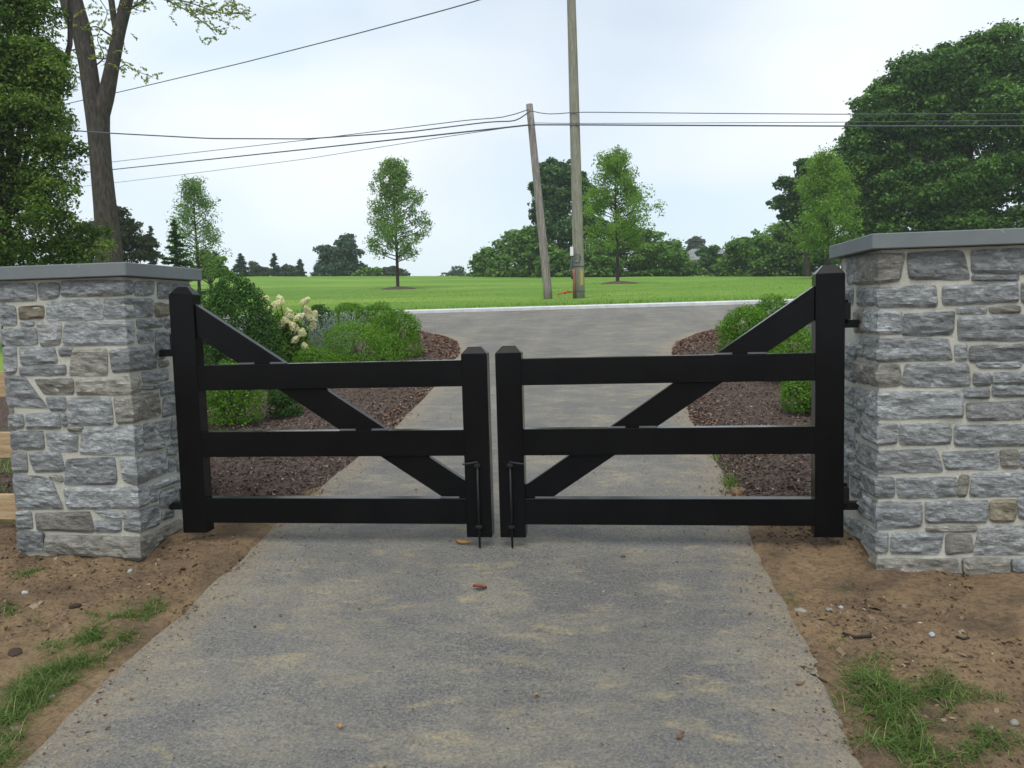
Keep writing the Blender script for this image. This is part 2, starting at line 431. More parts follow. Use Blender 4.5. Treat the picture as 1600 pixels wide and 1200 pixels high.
M_['petal'] = mat_foliage("cream_petal", (.68, .62, .36), (.82, .78, .52), (.88, .86, .66), .3)
M_['darktree'] = fol("dark_tree_leaf", ((.032, .080, .028), (.075, .150, .050), (.14, .24, .085)))

# ================================================================== ground
def axis(dense0, dense1, step, lo, hi, grow=1.25):
    a = list(np.arange(dense0, dense1+1e-6, step))
    s = step; x = a[-1]
    while x < hi: s = min(s*grow, 60); x += s; a.append(x)
    s = step; x = a[0]; b = []
    while x > lo: s = min(s*grow, 60); x -= s; b.append(x)
    return np.array(b[::-1]+a)
def grid_faces(nx, ny):
    i = np.arange(ny-1)[:, None]*nx; j = np.arange(nx-1)[None, :]
    return np.stack([i+j, i+j+1, i+nx+j+1, i+nx+j], -1).reshape(-1, 4)
LY = [-9, -2, .3, 1.5, 3, 4.8, 7.57, 9.0, 9.77, 10.23, 10.6]
LX = [-1.93, -1.975, -2.04, -2.03, -1.99, -2.07, -2.29, -2.62, -3.03, -3.55, -4.6]
RY = [-9, -1.8, .25, 1.8, 2.87, 3.5, 5.5, 7.13, 8.24, 9.35, 9.64, 10.2, 10.6]
RX = [.74, .705, .67, .645, .585, .575, .61, .67, .82, 1.26, 1.6, 2.7, 4.2]
def xl(y): return np.interp(y, LY, LX) + .012*fbm(np.asarray(y)*4.3, 3.1, 0, 5, 5)
def xr(y): return np.interp(y, RY, RX) + .014*fbm(np.asarray(y)*4.3, 9.7, 0, 6, 5)

gx = axis(-5.5, 4.5, .05, -700, 700); gy = axis(-4.2, 1.4, .05, -40, 1400)
X, Y = np.meshgrid(gx, gy)
Z = H(X, Y)
near = np.clip((8-np.abs(X+.5))/3, 0, 1)*np.clip((3-Y)/1.5, 0, 1)
rough = .022*fbm(X*1.7, Y*1.7, 0, 1, 3) + .016*fbm(X*8, Y*8, 0, 2, 3) + .020*np.maximum(0, fbm(X*4, Y*4, 0, 3, 2))
din = np.minimum(X-np.interp(Y, LY, LX), np.interp(Y, RY, RX)-X)         # >0 inside the drive
inside = np.clip((din+.02)/.10, 0, 1)
edge = np.exp(-(din/.12)**2)
Z = Z + near*rough*(1-inside) + .010*near*edge*(1-inside) - .05*inside
Z = Z - .03*np.clip((Y-.7)/.5, 0, 1)                                      # everything else is laid over it
ground = struct(obj("ground", mesh_np("ground", np.stack([X, Y, Z], -1).reshape(-1, 3), grid_faces(len(gx), len(gy)), M_['soil'], True)))

# driveway with a soft crumbled edge
dy = np.concatenate([np.arange(-9, -4.2, .4), np.arange(-4.2, 3, .06), np.arange(3, 10.61, .15)])
cols = np.concatenate([[-.04, -.02], np.linspace(0, 1, 30), [1.02, 1.04]])
DX = xl(dy)[:, None]*(1-np.clip(cols, 0, 1))[None]+xr(dy)[:, None]*np.clip(cols, 0, 1)[None]
DX[:, 0] -= .06; DX[:, 1] -= .025; DX[:, -1] += .06; DX[:, -2] += .025
DY = np.repeat(dy[:, None], len(cols), 1)
DZ = H(DX, DY) + .006 + .005*fbm(DX*1.3, DY*1.3, 0, 8, 3)
DZ -= .03*np.clip((DY-9.9)/.7, 0, 1); DZ[:, 0] -= .07; DZ[:, -1] -= .07; DZ[:, 1] -= .012; DZ[:, -2] -= .012
struct(obj("driveway", mesh_np("driveway", np.stack([DX, DY, DZ], -1).reshape(-1, 3), grid_faces(len(cols), len(dy)), M_['asphalt'], True, tint=np.clip(1-np.minimum(DX-DX[:, :1], DX[:, -1:]-DX)/.45, 0, 1).ravel())))
# road
rx = axis(-14, 12, .8, -400, 400); ry = np.linspace(10.0, 14.2, 14)
X, Y = np.meshgrid(rx, ry); Z = H(X, Y)-.004
struct(obj("road", mesh_np("road", np.stack([X, Y, Z], -1).reshape(-1, 3), grid_faces(len(rx), len(ry)), M_['asphalt'], True)))
# kerb along the far side of the road
kp = [(14.18, -.1), (14.18, .040), (14.22, .062), (14.40, .068), (14.46, -.1)]
V = []
kx = np.sort(np.concatenate([axis(-14, 12, 1.5, -400, 400)]))
for x in kx:
    for (y, dz) in kp: V.append((x, y, 1.29+dz))
k = len(kp); Q = [(i*k+j, (i+1)*k+j, (i+1)*k+j+1, i*k+j+1) for i in range(len(kx)-1) for j in range(k-1)]
struct(obj("kerb", mesh_np("kerb", np.array(V), np.array(Q), M_['kerb'])))
# lawn
lx = axis(-40, 30, 1.0, -500, 500); ly = np.concatenate([np.arange(14.44, 20, .25), np.arange(20, 70, .8), np.arange(70, 420, 10)])
X, Y = np.meshgrid(lx, ly); Z = H(X, Y)+.05+.03*fbm(X*.5, Y*.5, 0, 4, 3)*np.clip((Y-14.5)/2, 0, 1)
struct(obj("lawn", mesh_np("lawn", np.stack([X, Y, Z], -1).reshape(-1, 3), grid_faces(len(lx), len(ly)), M_['lawn'], True)))

# lawn on this side of the road, right and left of the beds
for nm, (xa, xb) in (("side_lawn_right", (4.1, 120)), ("side_lawn_left", (-120, -8.4))):
    sx = np.concatenate([np.linspace(xa, xb, 40)]); sy = np.linspace(1.0, 10.1, 30)
    X, Y = np.meshgrid(sx, sy); Z = H(X, Y)+.035+.02*fbm(X*.8, Y*.8, 0, 14, 3)
    struct(obj(nm, mesh_np(nm, np.stack([X, Y, Z], -1).reshape(-1, 3), grid_faces(len(sx), len(sy)), M_['lawn'], True)))
# mulch beds
def in_left(x, y): return (x < np.interp(y, LY, LX)-.01) & (y > .55+.12*np.sin(x*3)) & (y < 10.25)
def bed(name, side):
    ys = np.arange(.5, 10.3, .09); V = []; n = 70
    ts = np.linspace(0, 1, n)**1.5
    XX = []
    for y in ys:
        e = float(xl(y)) if side < 0 else float(xr(y))
        far = -8.5 if side < 0 else 4.2
        XX.append(e+(far-e)*ts)
    XX = np.array(XX); YY = np.repeat(ys[:, None], n, 1)
    d = np.abs(XX-XX[:, :1])
    ramp = np.clip(d/.35, 0, 1)*np.clip((YY-.5)/.4, 0, 1)
    ZZ = H(XX, YY)-.02+.075*ramp+ramp*(.02*fbm(XX*3, YY*3, 0, 12, 4)+.012*fbm(XX*14, YY*14, 0, 13, 2))
    Q = grid_faces(n, len(ys))
    if side < 0: Q = Q[:, ::-1]
    struct(obj(name, mesh_np(name, np.stack([XX, YY, ZZ], -1).reshape(-1, 3), Q, M_['mulch'], True)))
def bed_z(x, y):
    e = np.where(x < -.7, np.interp(y, LY, LX)-x, x-np.interp(y, RY, RX))
    ramp = np.clip(e/.35, 0, 1)*np.clip((y-.5)/.4, 0, 1)
    return H(x, y)-.02+.075*ramp+ramp*(.02*fbm(x*3, y*3, 0, 12, 4)+.012*fbm(x*14, y*14, 0, 13, 2))
bed("mulch_bed_left", -1); bed("mulch_bed_right", 1)

def flat_bits(name, x, y, z, size, aspect, tint, mat, tilt=.6, kind="stuff", lift=.004):
    n = len(x); C = np.stack([x, y, z+lift], 1)
    N = unit(np.stack([RNG.normal(0, tilt, n), RNG.normal(0, tilt, n), np.ones(n)], 1))
    V, Q = leaf_geo(C, N, size, aspect=1.0, fold=.05)
    asp = np.broadcast_to(np.asarray(aspect, float), (n,))
    P = V.reshape(n, 4, 3); c = P.mean(1, keepdims=True)
    ax = unit(P[:, 2]-P[:, 0]); d = P-c
    along = np.sum(d*ax[:, None, :], -1, keepdims=True)*ax[:, None, :]
    P = c+along+(d-along)*asp[:, None, None]
    return struct(obj(name, mesh_np(name, P.reshape(-1, 3), Q, mat, tint=np.repeat(tint, 4))), kind)
def scatter_bed(side, n, ymin, ymax, w):
    y = RNG.uniform(0, 1, n)**1.7*(ymax-ymin)+ymin
    e = np.interp(y, LY, LX) if side < 0 else np.interp(y, RY, RX)
    x = e+side*(RNG.uniform(-.03, 1, n)**1.3*w if False else np.abs(RNG.uniform(0, 1, n))**1.2*w-.03)
    return x, y
for side, nm in ((-1, "mulch_chips_left"), (1, "mulch_chips_right")):
    x, y = scatter_bed(side, 42000, .45, 10.0, 2.6 if side < 0 else 2.4)
    t = np.clip(RNG.beta(1.6, 2.6, len(x)), 0, 1)
    flat_bits(nm, x, y, bed_z(x, y), RNG.uniform(.012, .038, len(x)), RNG.uniform(.2, .6, len(x)), t, M_['chips'], .7, lift=.006)
    # dry leaves lying along the edge of the bed
    m = 2600
    y = np.concatenate([RNG.uniform(7.0, 10.0, m), RNG.uniform(2.2, 7, 900)])
    e = np.interp(y, LY, LX) if side < 0 else np.interp(y, RY, RX)
    wd = np.where(y > 6.8, 1.3, .45)
    x = e+side*(np.abs(RNG.normal(0, .5, len(y)))*wd*.8-.02)
    flat_bits("fallen_leaves_"+("left" if side < 0 else "right"), x, y, bed_z(x, y), RNG.uniform(.020, .046, len(x)), RNG.uniform(.4, .8, len(x)), RNG.beta(2, 2, len(x)), M_['litter'], .6, lift=.015)

# soil crumbs and bits in the foreground
def ground_z(x, y): 
    return H(x, y)+(.022*fbm(x*1.7, y*1.7, 0, 1, 3)+.016*fbm(x*8, y*8, 0, 2, 3)+.020*np.maximum(0, fbm(x*4, y*4, 0, 3, 2)))*np.clip((8-np.abs(x+.5))/3, 0, 1)*np.clip((3-y)/1.5, 0, 1)
n = 27000
y = RNG.uniform(-2.6, 1.0, n); lft = RNG.random(n) < .5
x = np.where(lft, np.interp(y, LY, LX)-RNG.random(n)**1.4*2.6+.05, np.interp(y, RY, RX)+RNG.random(n)**1.4*2.4-.05)
keep = fbm(x*2.2, y*2.2, 0, 21, 3) > -.25
x, y = x[keep], y[keep]
flat_bits("soil_crumbs", x, y, ground_z(x, y), RNG.gamma(1.6, .0065, len(x))+.004, RNG.uniform(.35, .9, len(x)), np.clip(RNG.beta(2.6, 1.9, len(x)), .12, .97), M_['grit'], .9, lift=.003)
# fine grit on the drive
n = 4200; y = RNG.uniform(-2.4, 3.5, n); e = RNG.random(n)
e = np.where(RNG.random(n) < .6, np.where(e < .5, RNG.beta(1, 26, n), 1-RNG.beta(1, 26, n)), e)
x = xl(y)*(1-e)+xr(y)*e
flat_bits("drive_grit", x, y, H(x, y)+.008, RNG.gamma(2.0, .0028, n)+.003, RNG.uniform(.5, 1, n), RNG.beta(2, 1.3, n), M_['grit'], .5, lift=.004)

def blades(name, x, y, z, L, W, tint, mat, lean=.8, seg=3):
    n = len(x); a = RNG.uniform(0, 2*math.pi, n); ln = np.abs(RNG.normal(lean, .35, n))
    D = np.stack([np.cos(a), np.sin(a)], 1); S = np.stack([-D[:, 1], D[:, 0], np.zeros(n)], 1)
    Vs = []
    for s in range(seg+1):
        t = s/seg
        out = L*(t*np.sin(np.minimum(ln*(.4+.6*t), 1.5))); up = L*t*np.cos(np.minimum(ln*(.4+.6*t), 1.5))
        c = np.stack([x+D[:, 0]*out, y+D[:, 1]*out, z+up], 1); w = (W*(1-.85*t)*.5)[:, None]
        Vs += [c-S*w, c+S*w]
    V = np.stack(Vs, 1).reshape(-1, 3); k = 2*(seg+1)
    Q = np.concatenate([np.stack([np.arange(n)*k+2*s, np.arange(n)*k+2*s+1, np.arange(n)*k+2*s+3, np.arange(n)*k+2*s+2], 1) for s in range(seg)])
    return obj(name, mesh_np(name, V, Q, mat, tint=np.repeat(tint, k)))
def patch_px(spots):
    xs, ys, ls = [], [], []
    for (px, py, rx_, ry_, n, L) in spots:
        for _ in range(int(n*1.7)):
            r = random.random()**.7; a = random.random()*6.283
            p = gp(px+rx_*r*math.cos(a), py+ry_*r*math.sin(a)); xs.append(p[0]); ys.append(p[1]); ls.append(L)
    x, y, l = np.array(xs), np.array(ys), np.array(ls)
    k = fbm(x*9, y*9, 0, 31, 2) > -.35
    return x[k], y[k], l[k]
GR = [(1420, 1155, 85, 55, 800, .085), (1380, 1095, 75, 40, 620, .075), (1490, 1160, 60, 45, 330, .08), (1355, 1050, 48, 32, 300, .06), (1430, 1075, 60, 28, 260, .08),
      (1490, 1095, 45, 22, 160, .07), (1560, 1170, 40, 16, 80, .07), (1240, 935, 12, 8, 40, .05), (1315, 925, 18, 12, 40, .04), (1330, 1005, 40, 14, 60, .05), (1560, 1095, 18, 8, 25, .05)]
GL = [(10, 1135, 34, 30, 420, .10), (45, 1085, 36, 28, 380, .09), (85, 1050, 42, 28, 560, .09), (130, 1020, 42, 22, 520, .085), (175, 990, 44, 20, 420, .07), (225, 945, 38, 15, 330, .06), (200, 965, 34, 15, 260, .06), (150, 1000, 40, 18, 260, .065),
      (45, 905, 30, 9, 160, .05), (15, 950, 18, 12, 90, .05), (80, 1010, 26, 10, 70, .05), (145, 960, 14, 10, 50, .04), (5, 1190, 20, 20, 120, .08), (60, 970, 10, 8, 20, .04),
      (430, 824, 26, 4, 90, .035), (390, 822, 22, 4, 60, .035)]
for nm, G in (("grass_left", GL), ("grass_right", GR)):
    x, y, L = patch_px(G); n = len(x)
    o = blades(nm, x, y, ground_z(x, y)-.004, L*RNG.uniform(.35, 1.5, n), RNG.uniform(.002, .0048, n), np.clip(RNG.beta(1.3, 1.8, n), 0, 1), M_['blade'], 1.5, 4)
    struct(o, "stuff")
# weeds at the drive edge behind the gate
x, y, L = patch_px([(1140, 755, 14, 12, 120, .07), (1115, 716, 10, 4, 50, .05), (1132, 735, 10, 8, 50, .05)])
struct(blades("weeds", x, y, bed_z(x, y), L*RNG.uniform(.5, 1.2, len(x)), RNG.uniform(.004, .009, len(x)), RNG.random(len(x)), M_['blade'], .9), "stuff")
# grass behind the plank fence
n = 5000; x = RNG.uniform(-6.2, -3.35, n); y = RNG.uniform(.35, 2.4, n); k = (fbm(x*2, y*2, 0, 3, 2) > -.2) & ~((y > .9) & (y < 1.15)); x, y = x[k], y[k]
struct(blades("fence_grass", x, y, bed_z(x, y)-.02, RNG.uniform(.05, .15, len(x)), RNG.uniform(.005, .011, len(x)), RNG.random(len(x)), M_['turfblade'], .7), "stuff")
# turf blades on the near lawn
n = 52000
yy = 14.5+RNG.random(n)**1.6*20; ww = 6+(yy-10)*1.0
x = -1.5-(yy-14)*.18+RNG.uniform(-1, 1, n)*ww*.9
turf_h = H(x, yy)+.05+.03*fbm(x*.5, yy*.5, 0, 4, 3)*np.clip((yy-14.5)/2, 0, 1)
struct(blades("turf_grass", x, yy, turf_h-.01, RNG.uniform(.02, .05, n)*np.where(yy < 15.2, 1.8, 1), RNG.uniform(.008, .016, n), np.clip(.5+.28*fbm(x*.25, yy*.8, 0, 9, 3)+RNG.normal(0, .10, n)-.45*np.clip((15.6-yy)/.6, 0, 1), 0, 1), M_['turfblade'], .7, 2), "stuff")

# ================================================================== stone piers
A, B, C_, D_, E_ = (0, 430), (0, 650), (1300, 380), (1300, 600), (1300, 700)
SCL = 300/1600.0
# per stone: tile, material, front quad TL TR BR BL [, end of the return on the side face: top, bottom]
LEFT_FRONT = [
 (A,'s',-40,70,290,75,300,205,-35,215),(A,'s',320,70,490,70,485,180,335,195),(A,'s',515,50,1020,50,1025,165,510,170,1105,48,1110,152),
 (A,'s',-30,245,120,265,130,410,-20,420),(A,'o',165,265,355,255,358,355,165,365),(A,'s',400,222,820,202,865,358,390,372),
 (A,'s',868,205,1030,200,1035,350,878,355,1275,195,1275,340),(A,'s',175,388,278,388,272,418,175,418),(A,'s',8,450,290,440,310,572,5,575),
 (A,'s',305,395,510,400,492,575,340,585),(A,'s',545,395,1045,390,1050,572,525,580,1115,385,1120,565),(A,'s',22,602,128,600,132,808,35,825),
 (A,'s',162,612,450,603,472,728,180,742),(A,'s',490,610,610,610,602,665,500,672),(A,'s',165,765,540,755,540,827,165,827),
 (A,'t',605,625,885,620,888,825,578,828),(A,'s',912,635,1060,615,1066,800,940,805,1255,590,1308,770),(A,'s',48,843,195,843,388,1100,60,1088),
 (A,'t',292,875,600,865,605,988,370,988),(A,'t',630,870,1075,845,1080,990,640,988,1165,845,1175,965),(A,'s',388,1020,542,1018,542,1130,415,1122),
 (A,'s',566,1030,915,1030,938,1243,572,1243),(A,'t',950,1030,1090,1010,1100,1225,978,1238,1320,975,1345,1165),
 (A,'s',62,1168,185,1165,190,1270,68,1275),(A,'s',222,1155,480,1150,506,1272,215,1274),(A,'s',508,1150,545,1158,556,1250,522,1256),
 (B,'t',558,92,692,94,682,125,570,120),(B,'s',88,135,355,135,365,277,92,268),(B,'s',385,145,640,150,642,290,410,282),
 (B,'s',690,110,1110,85,1125,320,668,312,1182,85,1190,300),(B,'s',96,308,215,305,226,462,102,466),(B,'s',244,310,502,308,532,456,284,462),
 (B,'s',555,365,950,350,968,566,543,568),(B,'s',1003,365,1130,355,1150,575,1030,535,1385,300,1390,470),(B,'t',408,503,516,500,516,548,432,520),
 (B,'s',113,488,410,515,527,770,133,770),(B,'s',530,605,1150,600,1166,767,563,767,1235,590,1240,735),(B,'s',140,795,252,800,268,932,144,942),
 (B,'t',298,815,746,805,778,965,308,948),(B,'s',785,795,1022,800,1030,852,885,838),(B,'s',788,878,1002,875,1002,962,790,962),
 (B,'s',1060,790,1160,790,1180,967,1032,948,1320,735,1330,905),(B,'s',160,962,366,975,372,1105,172,1108),(B,'t',402,1000,1195,1012,1202,1192,388,1122,1285,985,1295,1175)]
LEFT_SIDE = [
 (A,'s',1125,60,1285,55,1280,160,1130,165),(A,'s',1315,65,1430,70,1420,190,1320,190),(A,'o',1295,235,1410,245,1410,330,1300,345),
 (A,'s',1140,380,1350,365,1355,425,1150,440),(A,'s',1370,370,1415,370,1420,430,1375,430),(A,'s',1145,470,1280,460,1280,555,1155,560),
 (A,'s',1300,460,1420,455,1420,610,1300,625),(A,'s',1290,650,1380,640,1375,690,1320,705),(A,'t',1325,730,1405,710,1405,750,1335,765),
 (A,'s',1185,815,1400,790,1405,870,1195,895),(A,'s',1185,925,1325,905,1325,940,1190,950),(A,'s',1345,910,1465,890,1470,980,1345,1000),
 (A,'s',1365,1025,1475,1010,1485,1150,1355,1180),(B,'s',1200,75,1415,35,1415,185,1205,215),(B,'s',1430,20,1495,10,1500,170,1430,190),
 (B,'s',1205,260,1375,220,1375,255,1210,290),(B,'s',1400,225,1505,200,1510,310,1400,330),(B,'s',1410,355,1460,345,1455,455,1410,465),
 (B,'s',1480,350,1520,340,1525,450,1480,460),(B,'s',1245,585,1500,490,1520,535,1250,620),(B,'s',1250,640,1315,625,1320,705,1255,725),
 (B,'s',1335,640,1510,570,1515,710,1335,765),(B,'s',1350,800,1450,765,1450,835,1350,865),(B,'t',1305,965,1500,860,1540,920,1310,1060)]
RIGHT_FRONT = [
 (C_,'t',410,85,600,92,556,310,405,330,190,110,190,345),(C_,'s',630,85,1090,65,1142,295,648,297),(C_,'s',1168,65,1740,42,1740,245,1175,242),
 (C_,'s',1175,275,1545,268,1545,302,1180,310),(C_,'s',400,375,860,355,876,525,392,527,368,370,368,520),(C_,'s',928,365,1545,330,1552,482,930,512),
 (C_,'s',1050,545,1275,535,1287,577,1055,587),(C_,'t',1308,540,1567,525,1567,572,1330,578),(C_,'s',1585,330,1740,330,1740,495,1585,495),
 (C_,'s',405,565,575,570,577,747,400,750,275,560,280,745),(C_,'s',608,595,1022,573,1002,757,588,768),(C_,'s',1058,620,1740,592,1740,802,1060,806),
 (C_,'s',380,800,960,800,1002,962,375,986,368,800,366,975),(C_,'s',1033,850,1127,850,1122,970,1035,975),(C_,'s',1163,858,1740,842,1740,985,1150,985),
 (C_,'s',1205,997,1585,992,1562,1036,1235,1032),(C_,'t',400,1020,560,1015,572,1180,395,1190,200,975,200,1150),(C_,'s',618,1015,1132,1008,1152,1187,594,1192),
 (C_,'s',1185,1085,1317,1088,1322,1182,1188,1182),(C_,'s',1350,1085,1740,1078,1740,1172,1343,1176),(D_,'s',1343,18,1740,10,1740,97,1343,102),
 (D_,'s',395,75,1087,63,1087,272,395,287,330,50,330,280),(D_,'s',1108,40,1307,35,1312,112,1104,116),(D_,'s',1128,165,1592,148,1582,292,1140,300),
 (D_,'s',1612,150,1740,150,1740,300,1612,300),
 (D_,'s',400,330,537,335,542,490,400,510,250,265,260,450),(D_,'s',573,343,988,338,988,492,573,502),(D_,'s',1033,355,1740,338,1740,508,1028,517),
 (D_,'s',390,565,862,543,922,722,385,738,200,470,200,640),(D_,'s',928,570,1387,558,1377,702,960,707),(D_,'t',1408,558,1547,553,1557,697,1413,692),
 (D_,'s',1575,570,1740,570,1740,692,1580,692),(D_,'s',380,780,512,785,512,942,375,947,240,705,250,880),(D_,'s',543,790,1037,783,1032,932,558,947),
 (D_,'t',1070,768,1137,763,1117,932,1048,932),(D_,'s',1178,750,1740,748,1740,922,1153,932),(E_,'s',375,460,742,455,742,652,375,667,335,432,335,640),
 (E_,'s',788,450,1302,443,1287,622,783,617),(E_,'o',1328,440,1532,430,1522,612,1318,607),(E_,'s',1555,420,1740,420,1740,602,1560,585),
 (E_,'t',788,660,1207,658,1202,692,795,692),(E_,'s',372,710,467,715,462,867,370,880,195,590,195,730),(E_,'s',503,715,927,713,887,877,493,877),
 (E_,'t',958,730,1152,725,1172,862,948,887),(E_,'s',1238,665,1740,648,1740,882,1183,882),(E_,'t',365,935,1037,930,1042,1047,360,1037,318,880,330,975),
 (E_,'t',1088,920,1452,920,1457,1037,1093,1037),(E_,'s',1498,930,1740,930,1740,1032,1508,1032)]
RIGHT_SIDE = [
 (C_,'s',180,120,120,130,125,345,180,335),(C_,'s',360,375,205,380,210,520,360,510),(C_,'s',175,375,115,375,115,515,170,510),(C_,'t',265,560,185,560,185,740,270,735),
 (C_,'s',355,795,225,780,230,850,360,852),(C_,'s',260,860,215,848,215,940,255,945),(C_,'s',355,895,268,880,270,955,352,965),(C_,'s',210,845,135,840,140,925,205,950),
 (C_,'s',190,950,120,940,125,1130,190,1160),(D_,'s',180,40,95,20,95,150,180,190),(D_,'s',265,50,195,30,195,200,265,230),(D_,'s',322,60,275,50,278,250,320,272),
 (D_,'s',180,220,95,185,95,280,180,320),(D_,'s',245,250,190,220,190,320,245,350),(D_,'s',245,378,190,358,193,395,245,412),(D_,'s',185,370,95,310,95,480,185,540),
 (D_,'s',185,570,95,510,95,580,185,625),(D_,'s',180,660,95,600,95,700,180,780),(D_,'s',235,700,190,670,190,780,235,800),(D_,'s',135,760,90,720,85,870,130,900),
 (D_,'s',238,820,150,780,160,930,238,940),(E_,'s',330,435,250,380,255,420,330,480),(E_,'s',325,520,220,430,215,520,325,612),(E_,'s',185,600,100,570,100,640,185,690),
 (E_,'t',175,710,90,650,90,740,175,800)]
SM = {'s': 'stone', 't': 'stone_tan', 'o': 'stone_ochre'}

def stone_from_grid(root, P, Dn, edge_dist, mat, seed):
    """P (r,c,3) base points on the face, Dn outward directions, edge_dist metres to the stone's rim"""
    r, c, _ = P.shape
    e = np.clip(edge_dist/.008, 0, 1); e = np.sqrt(1-(1-e)**2)
    ox = seed*7.31
    n1 = fbm(P[..., 0]*9+ox, P[..., 1]*9, P[..., 2]*20, seed % 50, 3)
    n2 = vnoise(P[..., 0]*38+ox, P[..., 1]*38, P[..., 2]*85, 3)
    tilt = (vnoise(P[..., 0]*3+ox, P[..., 1]*3, P[..., 2]*5, 8))
    d = .001+e*(.010+.0105*n1+.0065*n2+.008*tilt)
    W = P+Dn*d[..., None]
    ring = [(0, j) for j in range(c)]+[(i, c-1) for i in range(1, r)]+[(r-1, j) for j in range(c-2, -1, -1)]+[(i, 0) for i in range(r-2, 0, -1)]
    V = W.reshape(-1, 3); Q = grid_faces(c, r)
    back = np.array([P[i, j]-Dn[i, j]*.03 for i, j in ring])
    o = len(V); ids = np.array([i*c+j for i, j in ring]); m = len(ring)
    k = np.arange(m); k2 = (k+1) % m
    S = np.stack([ids[k], o+k, o+k2, ids[k2]], 1)
    me = mesh_np("stone", np.concatenate([V, back])-np.array(root.location), np.concatenate([Q, S]), mat, False)
    bm = bmesh.new(); bm.from_mesh(me); bmesh.ops.recalc_face_normals(bm, faces=bm.faces); bm.to_mesh(me); bm.free()
    return obj("stone", me, root)

def quad_grid(q, nu, nv, seed, grow=.006, gl=1, gr=1):
    q = np.asarray(q, float)
    h = (unit(q[1]-q[0])+unit(q[2]-q[3]))*.5*grow; w = (unit(q[3]-q[0])+unit(q[2]-q[1]))*.5*grow
    q = q+np.array([-h*gl-w, h*gr-w, h*gr+w, -h*gl+w])
    u = np.linspace(0, 1, nu)[None, :, None]; v = np.linspace(0, 1, nv)[:, None, None]
    P = (1-v)*((1-u)*q[0]+u*q[1])+v*((1-u)*q[3]+u*q[2])
    return P
def soften(P, seed, free=(1, 1, 1, 1), amt=.006):
    """round the corners and make the rim wander; free = rims (left,right,top,bottom) that may move"""
    r, c, _ = P.shape
    ctr = P.mean((0, 1)); u = np.linspace(-1, 1, c)[None, :]; v = np.linspace(-1, 1, r)[:, None]
    fu = np.where(u < 0, free[0], free[1]); fv = np.where(v < 0, free[2], free[3])
    k = (np.abs(u)**6*np.abs(v)**6)*fu*fv
    d = ctr-P; L = np.linalg.norm(d, axis=-1, keepdims=True)+1e-9
    P = P+d/L*(k[..., None]*amt*1.15)
    ex = P[:, -1:, :]-P[:, :1, :]; ex = ex/(np.linalg.norm(ex, axis=-1, keepdims=True)+1e-9)
    ez = P[-1:, :, :]-P[:1, :, :]; ez = ez/(np.linalg.norm(ez, axis=-1, keepdims=True)+1e-9)
    n1 = vnoise(P[..., 0]*23+seed, P[..., 1]*23, P[..., 2]*23, 4); n2 = vnoise(P[..., 0]*19, P[..., 1]*19+seed, P[..., 2]*19, 5)
    P = P+ex*(n1*np.abs(u)**4*fu*amt*.55)[..., None]+ez*(n2*np.abs(v)**4*fv*amt*.55)[..., None]
    return P
def edge_d(P, free):
    r, c, _ = P.shape
    dl = np.linalg.norm(P-P[:, :1], axis=-1); dr = np.linalg.norm(P-P[:, -1:], axis=-1)
    dt = np.linalg.norm(P-P[:1], axis=-1); db = np.linalg.norm(P-P[-1:], axis=-1)
    e = np.minimum(dt, db)
    if free[0]: e = np.minimum(e, dl)
    if free[1]: e = np.minimum(e, dr)
    return e
def res(a, b): return max(5, min(24, int(np.linalg.norm(np.asarray(a)-np.asarray(b))/.016)+2))

